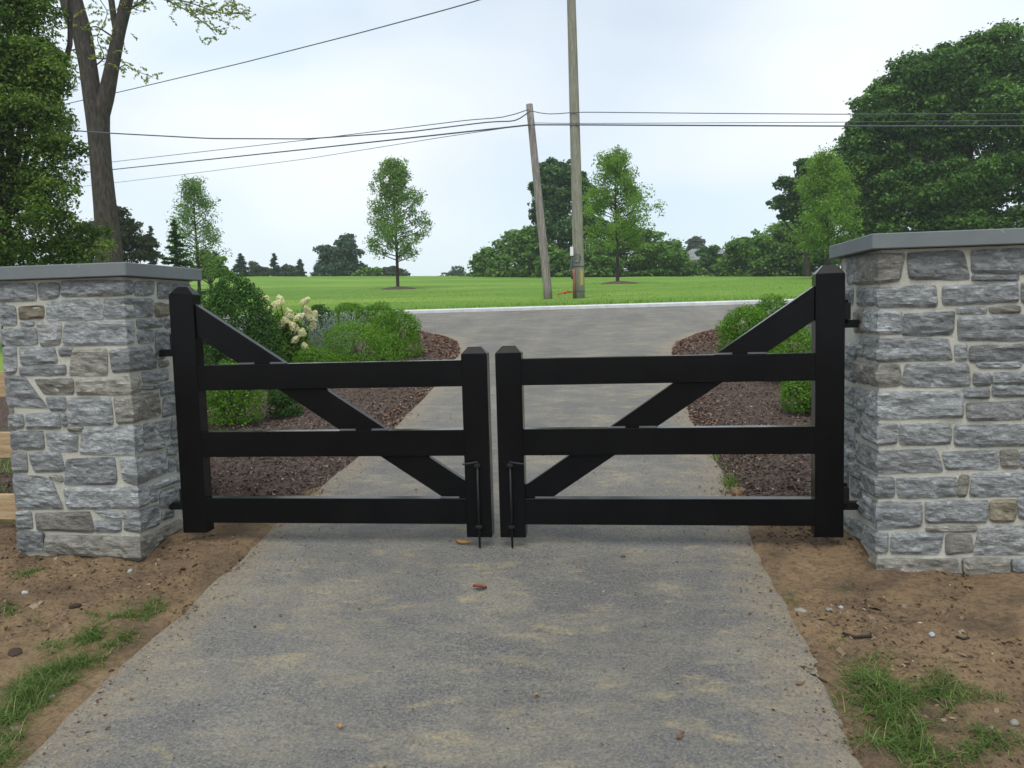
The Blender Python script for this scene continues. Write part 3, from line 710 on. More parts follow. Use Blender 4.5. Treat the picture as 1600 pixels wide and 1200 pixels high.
FY = -.25; DEPTH = .70
def pier(label, xin, xout, front, side, inner_dir):
    """inner_dir +1: the inner face looks to +X"""
    x0, x1 = min(xin, xout), max(xin, xout)
    root = empty("stone_pier", ((x0+x1)/2, FY+DEPTH/2, 0), label, "stone pier", "stone piers flanking the gate")
    yb = FY+DEPTH
    MB().box(x0+.004, x1-.004, FY+.004, yb-.004, -.25, 1.5).build("mortar_core", M_['mortar'], root)
    seed = 1 if inner_dir > 0 else 101
    nF, nS = np.array([0, -1.0, 0]), np.array([inner_dir*1.0, 0, 0])
    def pt_f(t, x, y):
        p = at(t[0]+x*SCL, t[1]+y*SCL, FY); p[0] = min(max(p[0], x0-.004), x1+.004); return p
    def pt_s(t, x, y): 
        p = at_x(t[0]+x*SCL, t[1]+y*SCL, xin); p[1] = min(max(p[1], FY), yb); return p
    for s in front:
        t, m = s[0], M_[SM[s[1]]]; c = s[2:]; seed += 1
        q = [pt_f(t, c[2*i], c[2*i+1]) for i in range(4)]
        if len(c) == 8:
            nu, nv = res(q[0], q[1]), res(q[0], q[3])
            P = soften(quad_grid(q, nu, nv, seed), seed)
            if t in (B, E_) and c[5] > 1020: P[..., 1] -= .018            # plinth course stands out
            stone_from_grid(root, P, np.broadcast_to(nF, P.shape), edge_d(P, (1, 1)), m, seed)
        else:
            e_top, e_bot = pt_s(t, c[8], c[9]), pt_s(t, c[10], c[11])
            ci = (1, 2) if inner_dir > 0 else (0, 3)
            for k in ci: q[k] = np.array([xin, FY, q[k][2]])
            e_top[1] = max(e_top[1], FY+.03); e_bot[1] = max(e_bot[1], FY+.03)
            if inner_dir > 0: sq = [q[1], e_top, e_bot, q[2]]
            else: sq = [e_top, q[0], q[3], e_bot]
            nv = res(q[0], q[3]); a, b = res(q[0], q[1]), res(sq[0], sq[1])
            il = 1 if inner_dir > 0 else 0
            Pf = quad_grid(q, a, nv, seed, .006, il, 1-il); Ps = quad_grid(sq, b, nv, seed, .004, 1-il, il)
            plinth = t in (B, E_) and c[5] > 1020
            if plinth: Pf[..., 1] -= .018; Pf[..., 0] += 0; Ps = Ps.copy()
            if inner_dir > 0:
                Pf = soften(Pf, seed, (1, 0, 1, 1)); Ps = soften(Ps, seed, (0, 1, 1, 1)); Ps[:, 0] = Pf[:, -1]
                P = np.concatenate([Pf, Ps[:, 1:]], 1)
                Dn = np.concatenate([np.broadcast_to(nF, Pf.shape), np.broadcast_to(nS, Ps[:, 1:].shape)], 1).copy(); Dn[:, a-1] = nF+nS
                ed = np.concatenate([edge_d(Pf, (1, 0)), edge_d(Ps, (0, 1))[:, 1:]], 1)
                ed[:, a-1] *= .6
            else:
                Pf = soften(Pf, seed, (0, 1, 1, 1)); Ps = soften(Ps, seed, (1, 0, 1, 1)); Ps[:, -1] = Pf[:, 0]
                P = np.concatenate([Ps[:, :-1], Pf], 1)
                Dn = np.concatenate([np.broadcast_to(nS, Ps[:, :-1].shape), np.broadcast_to(nF, Pf.shape)], 1).copy(); Dn[:, b-1] = nF+nS
                ed = np.concatenate([edge_d(Ps, (1, 0))[:, :-1], edge_d(Pf, (0, 1))], 1)
                ed[:, b-1] *= .6
            stone_from_grid(root, P, Dn, ed, m, seed)
    ymax = FY
    for s in side:
        t, m = s[0], M_[SM[s[1]]]; c = s[2:]; seed += 1
        q = [pt_s(t, c[2*i], c[2*i+1]) for i in range(4)]
        ymax = max(ymax, max(p[1] for p in q))
        P = soften(quad_grid(q, max(4, min(9, res(q[0], q[1]))), res(q[0], q[3]), seed), seed, amt=.008)
        stone_from_grid(root, P, np.broadcast_to(nS, P.shape), edge_d(P, (1, 1)), m, seed)
    # random coursed stones on the faces turned away
    def courses(p_of, u0, u1, nrm, sd):
        z = 0.0-.02; k = sd
        rr = random.Random(sd)
        while z < 1.44:
            h = rr.uniform(.075, .13); z1 = min(z+h, 1.485)
            if 1.485-z1 < .05: z1 = 1.485
            u = u0
            while u < u1-.02:
                w = rr.uniform(.12, .34); ue = u+w
                if u1-ue < .09: ue = u1
                g = .008
                q = [p_of(u+g, z1-g), p_of(ue-g, z1-g), p_of(ue-g, z+g), p_of(u+g, z+g)]; k += 1
                P = soften(quad_grid(q, 6, 4, k), k)
                stone_from_grid(root, P, np.broadcast_to(np.asarray(nrm, float), P.shape), edge_d(P, (1, 1)), M_['stone' if rr.random() < .8 else 'stone_tan'], k)
                u = ue
            z = z1
    ys = ymax+.01
    if inner_dir > 0:
        if yb-ys > .08: courses(lambda u, z: np.array([xin, u, z]), ys, yb, nS, 300)
        courses(lambda u, z: np.array([xout, yb-(u-FY), z]), FY, yb, -nS, 400)
    else:
        if yb-ys > .08: courses(lambda u, z: np.array([xin, ys+yb-u, z]), ys, yb, nS, 500)
        courses(lambda u, z: np.array([xout, u, z]), FY, yb, -nS, 600)
    courses(lambda u, z: np.array([x0+x1-u, yb, z]), x0, x1, np.array([0, 1.0, 0]), 700)
    MB().box(x0-.05, x1+.05, FY-.05, yb+.05, 1.503, 1.574).build("capstone", M_['cap'], root, .004)
    return root
pier("grey stone gate pier on the left with cedar rails beyond", -2.583, -3.30, LEFT_FRONT, LEFT_SIDE, 1)
pier("grey stone gate pier on the right below the big maple", 1.209, 1.93, RIGHT_FRONT, RIGHT_SIDE, -1)

# ================================================================== gate leaves
ZT, ZB, LT, LB = 1.449, .074, 1.083, .061
RAILS = [(1.014, .875), (.643, .503), (.271, .131)]
def post(root, name, x0, x1, zb, zt, ch=.036, hy=.045):
    """square post with its four top edges clipped to a flat crown"""
    V = []; y0, y1 = -hy, hy
    for (dx, z) in ((0, zb), (0, zt-ch*1.05), (ch, zt)):
        iy = dx*.55
        V += [(x0+dx, y0+iy, z), (x1-dx, y0+iy, z), (x1-dx, y1-iy, z), (x0+dx, y1-iy, z)]
    Fc = [(3, 2, 1, 0), (8, 9, 10, 11)]
    for k in (0, 4):
        for i in range(4): j = (i+1) % 4; Fc.append((k+i, k+j, k+4+j, k+4+i))
    return MB().add(V, Fc).build(name, M_['gate'], root, .003)
def gate_leaf(label, xh_o, xh_i, xl_i, xl_o, sgn, bpx):
    """hinge stile outer/inner, latch stile inner/outer edges; sgn=-1 hinged on the left"""
    root = empty("gate_leaf", ((xh_o+xl_o)/2, 0, .06), label, "gate", "leaves of the black gate")
    post(root, "hinge_stile", min(xh_o, xh_i), max(xh_o, xh_i), ZB, ZT, .042)
    post(root, "latch_stile", min(xl_o, xl_i), max(xl_o, xl_i), LB, LT, .036)
    a, b = min(xh_i, xl_i), max(xh_i, xl_i)
    for zt, zb in RAILS: MB().box(a-.002, b+.002, -.040, .026, zb, zt).build("rail", M_['gate'], root, .0025)
    # brace: straight board from high on the hinge stile to low on the latch stile, cut at every rail
    up0, up1, lo0, lo1 = [at(*p, 0.0) for p in bpx]
    def zu(x): return up0[2]+(up1[2]-up0[2])*(x-up0[0])/(up1[0]-up0[0])
    def zl(x): return lo0[2]+(lo1[2]-lo0[2])*(x-lo0[0])/(lo1[0]-lo0[0])
    def xu(z): return up0[0]+(up1[0]-up0[0])*(z-up0[2])/(up1[2]-up0[2])
    def xlo(z): return lo0[0]+(lo1[0]-lo0[0])*(z-lo0[2])/(lo1[2]-lo0[2])
    segs = [(9, RAILS[0][0]), (RAILS[0][1], RAILS[1][0]), (RAILS[1][1], RAILS[2][0])]
    for k, (zt, zb) in enumerate(segs):
        if k == 0:
            xs = xh_i
            poly = [(xs, zu(xs)), (xs, zl(xs)), (xlo(zb), zb), (xu(zb), zb)]
        elif k == 1: poly = [(xu(zt), zt), (xlo(zt), zt), (xlo(zb), zb), (xu(zb), zb)]
        else:
            xe = xl_i
            poly = [(xu(zt), zt), (xlo(zt), zt), (xlo(zb), zb), (xe, zb), (xe, zu(xe))]
        MB().prism(poly, -.026, .022).build("brace", M_['gate'], root, .0025)
        x_a, x_b = (xlo(zb), xu(zb)) if k < 2 else (xlo(zb), xl_i)
        s = 1 if x_b > x_a else -1
        for (q0, q1) in (((x_a-.004*s, x_a+.085*s), (x_b-.085*s, x_b+.004*s)) if k < 2 else ((x_a-.02*s, x_a+.085*s),)):
            MB().box(min(q0, q1), max(q0, q1), -.0395, -.0275, zb+.0005, zb+.0095).build("shim", M_['plate'], root, .001)
    # hinges: gudgeon block on the stile, pintle plate reaching back to the pier
    px_ = -2.583 if sgn < 0 else 1.209
    for zc in ((1.185, .245) if sgn > 0 else (1.115, .235)):
        h = MB().box(*sorted((xh_o, xh_o+sgn*.042)), .012, .052, zc-.01, zc+.075).build("hinge", M_['iron'], root, .003)
        m = MB().box(*sorted((xh_o+sgn*.012, px_+sgn*.02)), .052, .098, zc-.052, zc-.012)
        m.tube([(xh_o+sgn*.03, .056, zc-.03), (xh_o+sgn*.03, .056, zc+.09)], .011, 8)
        pn = m.build("pintle", M_['iron'], h, 0)
        pn.location = (0, 0, 0); pn.data.transform(Matrix.Translation(Vector(h.location)-Vector(root.location)))
    # drop bolt on the latch stile
    xc = at(748 if sgn < 0 else 799, 780, -.055)[0]
    bolt = MB().tube([(xc, -.066, .012), (xc, -.066, .475)], .006, 10).build("drop_bolt", M_['iron'], root, 0, True)
    off = Matrix.Translation(-Vector(root.location))
    def sub(name, mb):
        o = mb.build(name, M_['iron'], None, .001); o.data.transform(off); o.parent = bolt; return o
    hx = -1 if sgn < 0 else 1
    sub("handle", MB().tube([(xc, -.066, .472), (xc+hx*.03, -.082, .470), (xc+hx*.075, -.088, .466)], [.0085, .0065, .0055], 8))
    for z in (.455, .125): sub("bracket", MB().box(xc-.016, xc+.016, -.078, -.046, z-.007, z+.007))
    return root
gate_leaf("black wooden gate leaf hinged on the left pier", -2.452, -2.312, -.833, -.695, -1,
          [(312, 478), (727, 749), (314, 527), (690, 773)])
gate_leaf("black wooden gate leaf hinged on the right pier", 1.108, .967, -.513, -.651, 1,
          [(1271, 447), (822, 757), (1271, 500), (866, 774)])

# ================================================================== plank fence beyond the left pier
fr = empty("plank_fence", (-5.4, .12, -.05), "unpainted cedar rail fence joining the left stone pier", "fence")
for (ya, yb_) in ((580, 620), (675, 715), (772, 811)):
    z1, z0 = at(8, ya, .12)[2], at(8, yb_, .12)[2]
    MB().box(-7.6, -3.27, .105, .140, z0, z1).build("rail", M_['cedar'], fr, .003)
for xx in (-5.4, -7.5): MB().box(xx-.06, xx+.06, .143, .26, -.3, 1.15).build("post", M_['cedar'], fr, .006)

# ================================================================== plants
def shrub(name, label, cat, group, px, py, top, w, mat, n, ls, lumps=14, tall=False, seed=0, base=None):
    P = gp(px, py) if base is None else np.asarray(base, float)
    k = mpp(P); r = w*k/2; h = (py-top)*k if base is None else top
    P[2] = float(bed_z(P[0], P[1])) if base is None else P[2]
    root = empty(name, P, label, cat, group)
    rng = np.random.default_rng(seed+int(px))
    # lobes: a knobbly rounded mass
    Cn = []; Rd = []
    for i in range(lumps):
        d = sphere_dirs(1, rng)[0]; d[2] = abs(d[2])*1.1-.25
        if tall: t = (i+.5)/lumps; ang = i*2.4; rr = r*.70*(1-t**2.0)**.6*rng.uniform(.8, 1.05); c = np.array([math.cos(ang)*rr, math.sin(ang)*rr, h*(.10+.76*t)])
        else: c = np.array([d[0]*r*.60, d[1]*r*.60, h*.46+d[2]*h*.32])
        Cn.append(P+c); Rd.append(np.array([1, 1, .85])*r*(rng.uniform(.38, .56) if not tall else rng.uniform(.26, .36)*(1-.25*i/lumps)))
    for i in range(9):
        a = i*.698+rng.normal(0, .15); Cn.append(P+[math.cos(a)*r*.62, math.sin(a)*r*.62, h*.22]); Rd.append(np.array([r*.36, r*.36, h*.25]))
    Cn.append(P+[0, 0, h*.45]); Rd.append(np.array([r*.78, r*.78, h*.46]))
    Cn = np.array(Cn); Rd = np.array(Rd)
    wts = Rd[:, 0]**2; wts[-1] *= .8; idx = rng.choice(len(Cn), n, p=wts/wts.sum())
    d = sphere_dirs(n, rng); rad = (.62+.42*np.sqrt(rng.random(n)))*(1+.10*rng.normal(size=n)*(rng.random(n) < .3))
    C = Cn[idx]+d*Rd[idx]*rad[:, None]
    ok = C[:, 2] > P[2]+.02
    # drop leaves buried deep in neighbouring lobes
    deep = np.zeros(n, bool)
    for c, q in zip(Cn, Rd): deep |= (np.sum(((C-c)/q)**2, 1) < .30)
    ok &= ~deep
    C, d, idx = C[ok], d[ok], idx[ok]; m = len(C)
    N = d*.8+rng.normal(0, .6, (m, 3))+[0, 0, .35]
    lump_t = rng.normal(0, .10, len(Cn))
    tint = np.clip(.48+lump_t[idx]+rng.normal(0, .2, m), 0, 1)
    leaves("foliage", root, C, N, rng.uniform(.7, 1.3, m)*ls, tint, mat, aspect=.6, rng=rng)
    segs = []
    for i in range(min(9, lumps)):
        e = Cn[i]-P; segs.append((np.array([[0, 0, -.04], e*.5+[0, 0, .05*h], e]), np.array([.022, .014, .006])*max(.6, r)))
    obj("stem", tubes_mesh("stem", segs, M_['bark'], 5), root)
    return root
BX = "clipped boxwoods in the mulch beds"
shrub("yew_shrub", "tall dark green cone-shaped shrub behind the left gate brace", "shrub", None, 374, 612, 426, 160, M_['yew'], 46000, .028, 60, True)
shrub("boxwood_shrub", "square dense green boxwood low behind the left hinge stile", "shrub", BX, 362, 674, 572, 108, M_['box'], 15000, .023, 18)
shrub("dark_shrub", "small dark shrub between square boxwood and left brace", "shrub", None, 447, 659, 590, 62, M_['yew'], 7000, .022, 12)
shrub("boxwood_shrub", "low bright boxwood just over the left top rail below silvery plant", "shrub", BX, 560, 585, 516, 150, M_['box'], 15000, .026, 20)
shrub("boxwood_shrub", "low boxwood at the foot of the cream hydrangea", "shrub", BX, 495, 600, 542, 80, M_['box'], 8000, .024, 12)
shrub("boxwood_shrub", "large round boxwood nearest the drive in the left bed", "shrub", BX, 618, 566, 486, 92, M_['box'], 14000, .030, 18)
shrub("boxwood_shrub", "dark boxwood in the back row behind the silvery plant", "shrub", BX, 545, 527, 474, 62, M_['box'], 7000, .034, 12)
shrub("boxwood_shrub", "back row boxwood between the dark one and the round one", "shrub", BX, 594, 524, 474, 60, M_['box'], 7000, .034, 12)
shrub("boxwood_shrub", "back row boxwood half hidden by cream hydrangea blooms", "shrub", BX, 503, 528, 476, 50, M_['yew'], 6000, .034, 10)
shrub("boxwood_shrub", "round bright boxwood at the drive edge of the right bed", "shrub", BX, 1164, 566, 472, 92, M_['box'], 14000, .028, 18)
shrub("boxwood_shrub", "boxwood poking up behind the right gate brace", "shrub", BX, 1216, 534, 458, 80, M_['box'], 8000, .032, 12)
shrub("boxwood_shrub", "boxwood filling the triangle under the right gate brace", "shrub", BX, 1240, 604, 512, 96, M_['box'], 11000, .025, 16)
shrub("boxwood_shrub", "boxwood low beside the right hinge stile above the mulch", "shrub", BX, 1262, 655, 572, 84, M_['box'], 9000, .022, 14)

def hydrangea():
    P = gp(452, 588); P[2] = float(bed_z(P[0], P[1])); k = mpp(P)
    root = shrub("hydrangea", "hydrangea with cream flower heads beside the dark cone shrub", "shrub", None, 452, 588, 478, 84, M_['lime'], 3800, .075, 14, True, 5)
    P = np.array(root.location); rng = np.random.default_rng(3)
    for (px, py, s) in ((431, 476, .85), (414, 468, .6), (451, 489, .7), (477, 470, .6), (484, 494, .7), (459, 510, .65), (472, 519, .6), (440, 507, .55), (438, 468, .6), (489, 508, .5), (466, 496, .55), (480, 484, .55), (447, 500, .5), (492, 490, .45), (462, 530, .5), (476, 540, .45)):
        c = at(px, py, P[1]-.34+rng.uniform(-.12, .12)); n = 320
        t = rng.random(n); a = rng.random(n)*6.28; rr = .085*s*np.sqrt(np.maximum(0.02, 1-(1.7*t-.65)**2))*(.55+.55*rng.random(n))
        ax = unit(np.array([rng.normal(0, .5), -.25, 1.0]))
        C = c+np.stack([np.cos(a)*rr, np.sin(a)*rr, np.zeros(n)], 1)+ax*((t-.5)*.19*s)[:, None]
        N = np.stack([np.cos(a), np.sin(a), t], 1)+rng.normal(0, .4, (n, 3))
        V, Q = leaf_geo(C, N, rng.uniform(.016, .028, n), .9, .1, rng)
        obj("bloom", mesh_np("bloom", V-P, Q, M_['petal'], tint=np.repeat(rng.beta(2, 1.6, n), 4)), root)
        obj("stalk", tubes_mesh("stalk", [(np.array([c-P, (c-P)*.6+[0, 0, .1], [0, 0, .1]]), np.array([.004, .006, .008]))], M_['lime'], 5), root)
hydrangea()
def sage(label, px, py, top, w, n, seed):
    P = gp(px, py); P[2] = float(bed_z(P[0], P[1])); k = mpp(P); h = (py-top)*k; r = w*k/2
    root = empty("silver_sage", P, label, "perennial", "silvery sage clumps in the mulch beds"); rng = np.random.default_rng(seed)
    segs = []; Cs = []; Ts = []
    for i in range(n):
        a = rng.random()*6.28; rr = r*math.sqrt(rng.random()); b = np.array([math.cos(a)*rr*.55, math.sin(a)*rr*.55, 0])
        tip = np.array([math.cos(a)*rr*1.1+rng.normal(0, .03), math.sin(a)*rr*1.1+rng.normal(0, .03), h*rng.uniform(.6, 1.08)])
        mid = (b+tip)/2+[0, 0, .05*h]
        segs.append((np.array([b, mid, tip]), np.array([.004, .003, .0015])))
        for j in range(26):
            t = rng.uniform(.2, 1); c = (b*(1-t)**2+2*mid*t*(1-t)+tip*t*t); Cs.append(c+rng.normal(0, .012, 3)); Ts.append(unit(tip-b)+rng.normal(0, .35, 3))
    Cs = np.array(Cs); Ts = np.array(Ts)
    V, Q = leaf_geo(Cs, rng.normal(size=Cs.shape), rng.uniform(.025, .05, len(Cs)), .22, .05, rng, T=Ts)
    obj("foliage", mesh_np("foliage", V, Q, M_['sage'], tint=np.repeat(rng.random(len(Cs)), 4)), root)
    obj("stem", tubes_mesh("stem", segs, M_['sage'], 3), root)
sage("silvery grey sage clump between hydrangea and low boxwoods", 522, 566, 496, 108, 150, 1)
sage("silvery grey sage clump glimpsed beside the right hinge stile", 1282, 566, 498, 60, 80, 2)

# ------------------------------------------------------------------ trees
def limb(p0, p1, r0, r1, rng, bend=.08, n=6):
    t = np.linspace(0, 1, n)[:, None]; L = np.linalg.norm(p1-p0)
    m = rng.normal(0, bend, 3)*L; m[2] = abs(m[2])
    return (p0*(1-t)+p1*t+4*t*(1-t)*m[None], r0*(1-t[:, 0])+r1*t[:, 0])
def crown_tree(name, label, cat, group, base, lobes, trunk_r, mat, n_leaf, ls, sub=9, sub_r=.46, fork=.35, seed=0, flat=.62, gap=.0, shell=.45):
    """lobes: list of (dx, dy, dz, rx, rz) relative to the base"""
    base = np.asarray(base, float); root = empty(name, base, label, cat, group); rng = np.random.default_rng(seed+100)
    L = np.array(lobes, float); L[:, 3:] *= 1.06; segs = []
    top = L[:, 2].max(); fk = np.array([L[:, 0].mean()*.25, L[:, 1].mean()*.25, top*fork])
    segs.append(limb(np.array([0, 0, -.3]), fk, trunk_r, trunk_r*.72, rng, .01, 5))
    S = []; R = []; par = []
    for i, (dx, dy, dz, rx, rz) in enumerate(L):
        c = np.array([dx, dy, dz]); segs.append(limb(fk*rng.uniform(.75, 1), c, trunk_r*.45, trunk_r*.10, rng))
        d = sphere_dirs(sub, rng); rr = shell+(1.12-shell)*np.sqrt(rng.random(sub))
        d[:, 2] = np.where(d[:, 2] < -.45, -d[:, 2], d[:, 2])
        s = c+d*np.array([rx, rx, rz])*rr[:, None]*.88
        q = sub_r*min(rx, rz)*rng.uniform(.35, 1.55, sub)
        for k in range(sub):
            if rng.random() < gap: continue
            S.append(s[k]); R.append(q[k]); par.append(i)
            if k % 2 == 0: segs.append(limb(c, s[k], trunk_r*.09, trunk_r*.03, rng, .08, 4))
    S = np.array(S); R = np.array(R)
    idx = rng.choice(len(S), n_leaf, p=R**2/np.sum(R**2))
    d = sphere_dirs(n_leaf, rng); d[:, 2] = np.where((d[:, 2] < -.2) & (rng.random(n_leaf) < .6), -d[:, 2], d[:, 2])
    rad = (.40+.62*np.sqrt(rng.random(n_leaf)))*np.where(rng.random(n_leaf) < .16, rng.uniform(1.0, 1.55, n_leaf), 1.0)
    C = S[idx]+d*np.array([1, 1, flat])*(R[idx]*rad)[:, None]
    # leaves through the body of every lobe, so that the clumps sit on a mass and not on air
    par = np.array(par); fill = rng.random(n_leaf) < .34; li = par[idx[fill]]
    df = sphere_dirs(int(fill.sum()), rng); d[fill] = df
    C[fill] = L[li, :3]+df*np.stack([L[li, 3], L[li, 3], L[li, 4]], 1)*(.30+.52*rng.random(len(li)))[:, None]
    ok = (C[:, 2] > .03)
    C, d, idx = C[ok], d[ok], idx[ok]; n = len(C)
    N = d*.7+rng.normal(0, .5, (n, 3))+[0, 0, .55]
    st = rng.normal(0, .13, len(S))
    tint = np.clip(.45+st[idx]+rng.normal(0, .24, n), 0, 1)
    V, Q = leaf_geo(C, N, rng.uniform(.65, 1.35, n)*ls, .62, .18, rng)
    obj("crown", mesh_np("crown", V, Q, mat, tint=np.repeat(tint, 4)), root)
    obj("trunk", tubes_mesh("trunk", segs, M_['bark'], 8), root)
    return root
def base_at(px, Y, dz=0.0):
    p = at(px, 450, Y); p[2] = float(H(p[0], Y))+.03+dz; return p
def px_tree(name, label, cat, group, px, Y, lobes_px, trunk_px, mat, n, ls, seed=0, **kw):
    """lobes in photo pixels: (x, y, rx, ry) -> built at depth Y with matching thickness"""
    b = base_at(px, Y); k = mpp(b); rng = np.random.default_rng(seed+7)
    lb = []
    if kw.get('fork', 1) <= .25: lobes_px = list(lobes_px)+[(x+5, 427, r*1.15, 9) for (x, y, r, q) in lobes_px if y+q > 405]+[(x-8, 431, r*1.1, 6) for (x, y, r, q) in lobes_px if y+q > 405]
    for (x, y, rx_, ry_) in lobes_px:
        p = at(x, y, Y); lb.append((p[0]-b[0], rng.uniform(-.35, .35)*rx_*k, p[2]-b[2], rx_*k, ry_*k))
    return crown_tree(name, label, cat, group, b, lb, trunk_px*k/2, mat, n, ls, seed=seed, **kw)

# large maple on the right
px_tree("maple_tree", "huge dark green maple rising above the right stone pier", "tree", None, 1500, 36,
        [(1480, 135, 75, 50), (1570, 105, 75, 55), (1400, 175, 62, 48), (1370, 240, 55, 45), (1450, 215, 75, 50), (1540, 200, 80, 55), (1640, 180, 80, 70), (1395, 305, 62, 42), (1480, 300, 80, 48),
         (1570, 290, 80, 50), (1660, 290, 80, 60), (1420, 355, 70, 40), (1510, 365, 85, 40), (1600, 370, 80, 40), (1365, 365, 45, 40), (1690, 120, 70, 60), (1345, 205, 28, 22), (1432, 132, 46, 36), (1510, 98, 52, 36), (1372, 196, 36, 30), (1425, 260, 60, 40), (1340, 265, 26, 26), (1345, 320, 34, 34), (1700, 380, 60, 40), (1440, 400, 80, 35), (1560, 410, 80, 35)],
        34, M_['maple'], 215000, .165, 1, sub=34, sub_r=.33, shell=.62)
px_tree("dark_tree", "dark leaning tree between vine mound and bright sapling on right", "tree", None, 1262, 44,
        [(1262, 268, 22, 18), (1240, 292, 24, 17), (1218, 318, 20, 14), (1250, 318, 26, 20), (1285, 290, 26, 28), (1232, 335, 18, 10), (1275, 335, 34, 28)],
        10, M_['darktree'], 15000, .22, 2, sub=10, sub_r=.45)
px_tree("vine_mound", "tall vine-covered mound below the dark leaning tree", "shrub", "vine mounds along the lawn edge", 1225, 50,
        [(1225, 375, 44, 30), (1190, 395, 38, 26), (1255, 395, 48, 34), (1225, 408, 50, 24), (1290, 405, 40, 30)], 8, M_['vine'], 20000, .22, 3, sub=12, fork=.2)
px_tree("vine_mound", "low vine mound at the gap's right end near the house roof", "shrub", "vine mounds along the lawn edge", 1160, 52,
        [(1158, 398, 28, 20), (1142, 412, 22, 16), (1175, 408, 32, 22), (1130, 422, 14, 9)], 6, M_['vine'], 7000, .22, 4, sub=10, fork=.2)
# centre mass
px_tree("dark_tree", "dark vine-draped tree standing behind the two utility poles", "tree", None, 880, 52,
        [(862, 280, 30, 24), (890, 272, 22, 20), (845, 300, 18, 14), (905, 300, 26, 22), (868, 318, 34, 26), (915, 330, 24, 20), (842, 340, 16, 14), (880, 355, 44, 26), (925, 360, 26, 20), (875, 390, 54, 26), (838, 366, 14, 8)],
        14, M_['darktree'], 26000, .24, 5, sub=10, sub_r=.42)
VM = "vine mounds along the lawn edge"
px_tree("vine_mound", "vine mound left of the leaning pole with sloping outline", "shrub", VM, 800, 52, [(808, 388, 34, 22), (785, 400, 32, 20), (830, 398, 36, 34), (800, 415, 46, 16), (845, 385, 26, 26), (818, 376, 22, 16)], 6, M_['vine'], 15000, .22, 6, sub=12, fork=.2)
px_tree("vine_mound", "lowest vine mound at the left end of the thicket", "shrub", VM, 752, 53, [(765, 406, 24, 16), (748, 416, 20, 13), (775, 420, 26, 11)], 6, M_['vine'], 6000, .22, 7, sub=10, fork=.2)
px_tree("vine_mound", "vine mound directly behind the tall utility pole", "shrub", VM, 905, 50, [(880, 412, 32, 18), (920, 408, 36, 20), (950, 415, 28, 15), (855, 416, 24, 14)], 6, M_['vine'], 9000, .22, 8, sub=12, fork=.2)
px_tree("vine_mound", "rounded vine mound right of the middle sapling", "shrub", VM, 1005, 52, [(985, 372, 34, 22), (1010, 385, 36, 24), (1035, 400, 34, 24), (990, 405, 36, 22), (1020, 415, 40, 15), (955, 388, 36, 26), (935, 402, 34, 24), (968, 368, 24, 18)], 6, M_['vine'], 20000, .22, 9, sub=12, fork=.2)
px_tree("vine_mound", "small vine mound next to the grey house roof", "shrub", VM, 1062, 54, [(1050, 402, 24, 22), (1062, 412, 24, 16), (1078, 420, 16, 10)], 6, M_['vine'], 5000, .22, 10, sub=10, fork=.2)
px_tree("round_tree", "small round tree right beside the grey house roof", "tree", None, 1107, 62, [(1107, 401, 17, 15), (1102, 415, 18, 13), (1116, 414, 16, 14), (1108, 424, 20, 9)], 5, M_['darktree'], 5000, .24, 11, sub=10, fork=.3)
px_tree("bare_tree", "hazy brownish tree peeping over the house roof", "tree", None, 1087, 120, [(1087, 383, 11, 9), (1080, 390, 9, 7), (1096, 390, 9, 7)], 3, M_['greyshrub'], 2600, .45, 12, sub=9)
# left background
BK = "trees on the far skyline to the left"
px_tree("round_tree", "broad rounded double-topped tree on the skyline left of middle sapling", "tree", BK, 530, 72,
        [(541, 384, 16, 14), (512, 398, 16, 13), (535, 402, 26, 17), (505, 417, 17, 14), (553, 416, 18, 15), (530, 420, 28, 12), (545, 393, 16, 14)], 8, M_['spruce'], 16000, .28, 13, sub=11, fork=.2)
px_tree("far_shrub", "small low bush at the right foot of the broad skyline tree", "shrub", BK, 572, 66, [(568, 428, 14, 6), (580, 431, 9, 4)], 3, M_['vine'], 2500, .24, 14, sub=8, fork=.2)
px_tree("far_shrub", "faint bush on the skyline behind the middle sapling's trunk", "shrub", BK, 612, 90, [(608, 427, 13, 7), (622, 429, 12, 5)], 3, M_['greyshrub'], 2500, .32, 15, sub=8, fork=.2)
px_tree("far_shrub", "tiny bush on the skyline left of the thicket", "shrub", BK, 708, 110, [(704, 430, 8, 3), (714, 431, 8, 3)], 2, M_['spruce'], 900, .35, 16, sub=6, fork=.2)
px_tree("far_shrub", "pale bush between the first two skyline conifers", "shrub", BK, 402, 80, [(400, 422, 14, 10), (412, 425, 11, 8)], 3, M_['greyshrub'], 2600, .3, 17, sub=8, fork=.2)
px_tree("far_shrub", "pale bush between the last two skyline conifers", "shrub", BK, 450, 80, [(446, 424, 11, 9), (458, 426, 8, 7)], 3, M_['greyshrub'], 2200, .3, 18, sub=8, fork=.2)
px_tree("grey_shrub", "grey green bush at the foot of the forked tree", "shrub", None, 190, 24,
        [(185, 350, 26, 22), (165, 372, 34, 28), (205, 368, 26, 22), (185, 395, 48, 26), (222, 390, 18, 22), (150, 400, 36, 30)], 8, M_['greyshrub'], 16000, .11, 19, sub=12, fork=.25)
px_tree("green_shrub", "yellow green bush just right of the left capstone", "shrub", None, 330, 34, [(318, 408, 18, 14), (338, 412, 16, 14), (326, 426, 26, 14)], 5, M_['lime'], 5000, .14, 20, sub=10, fork=.2)

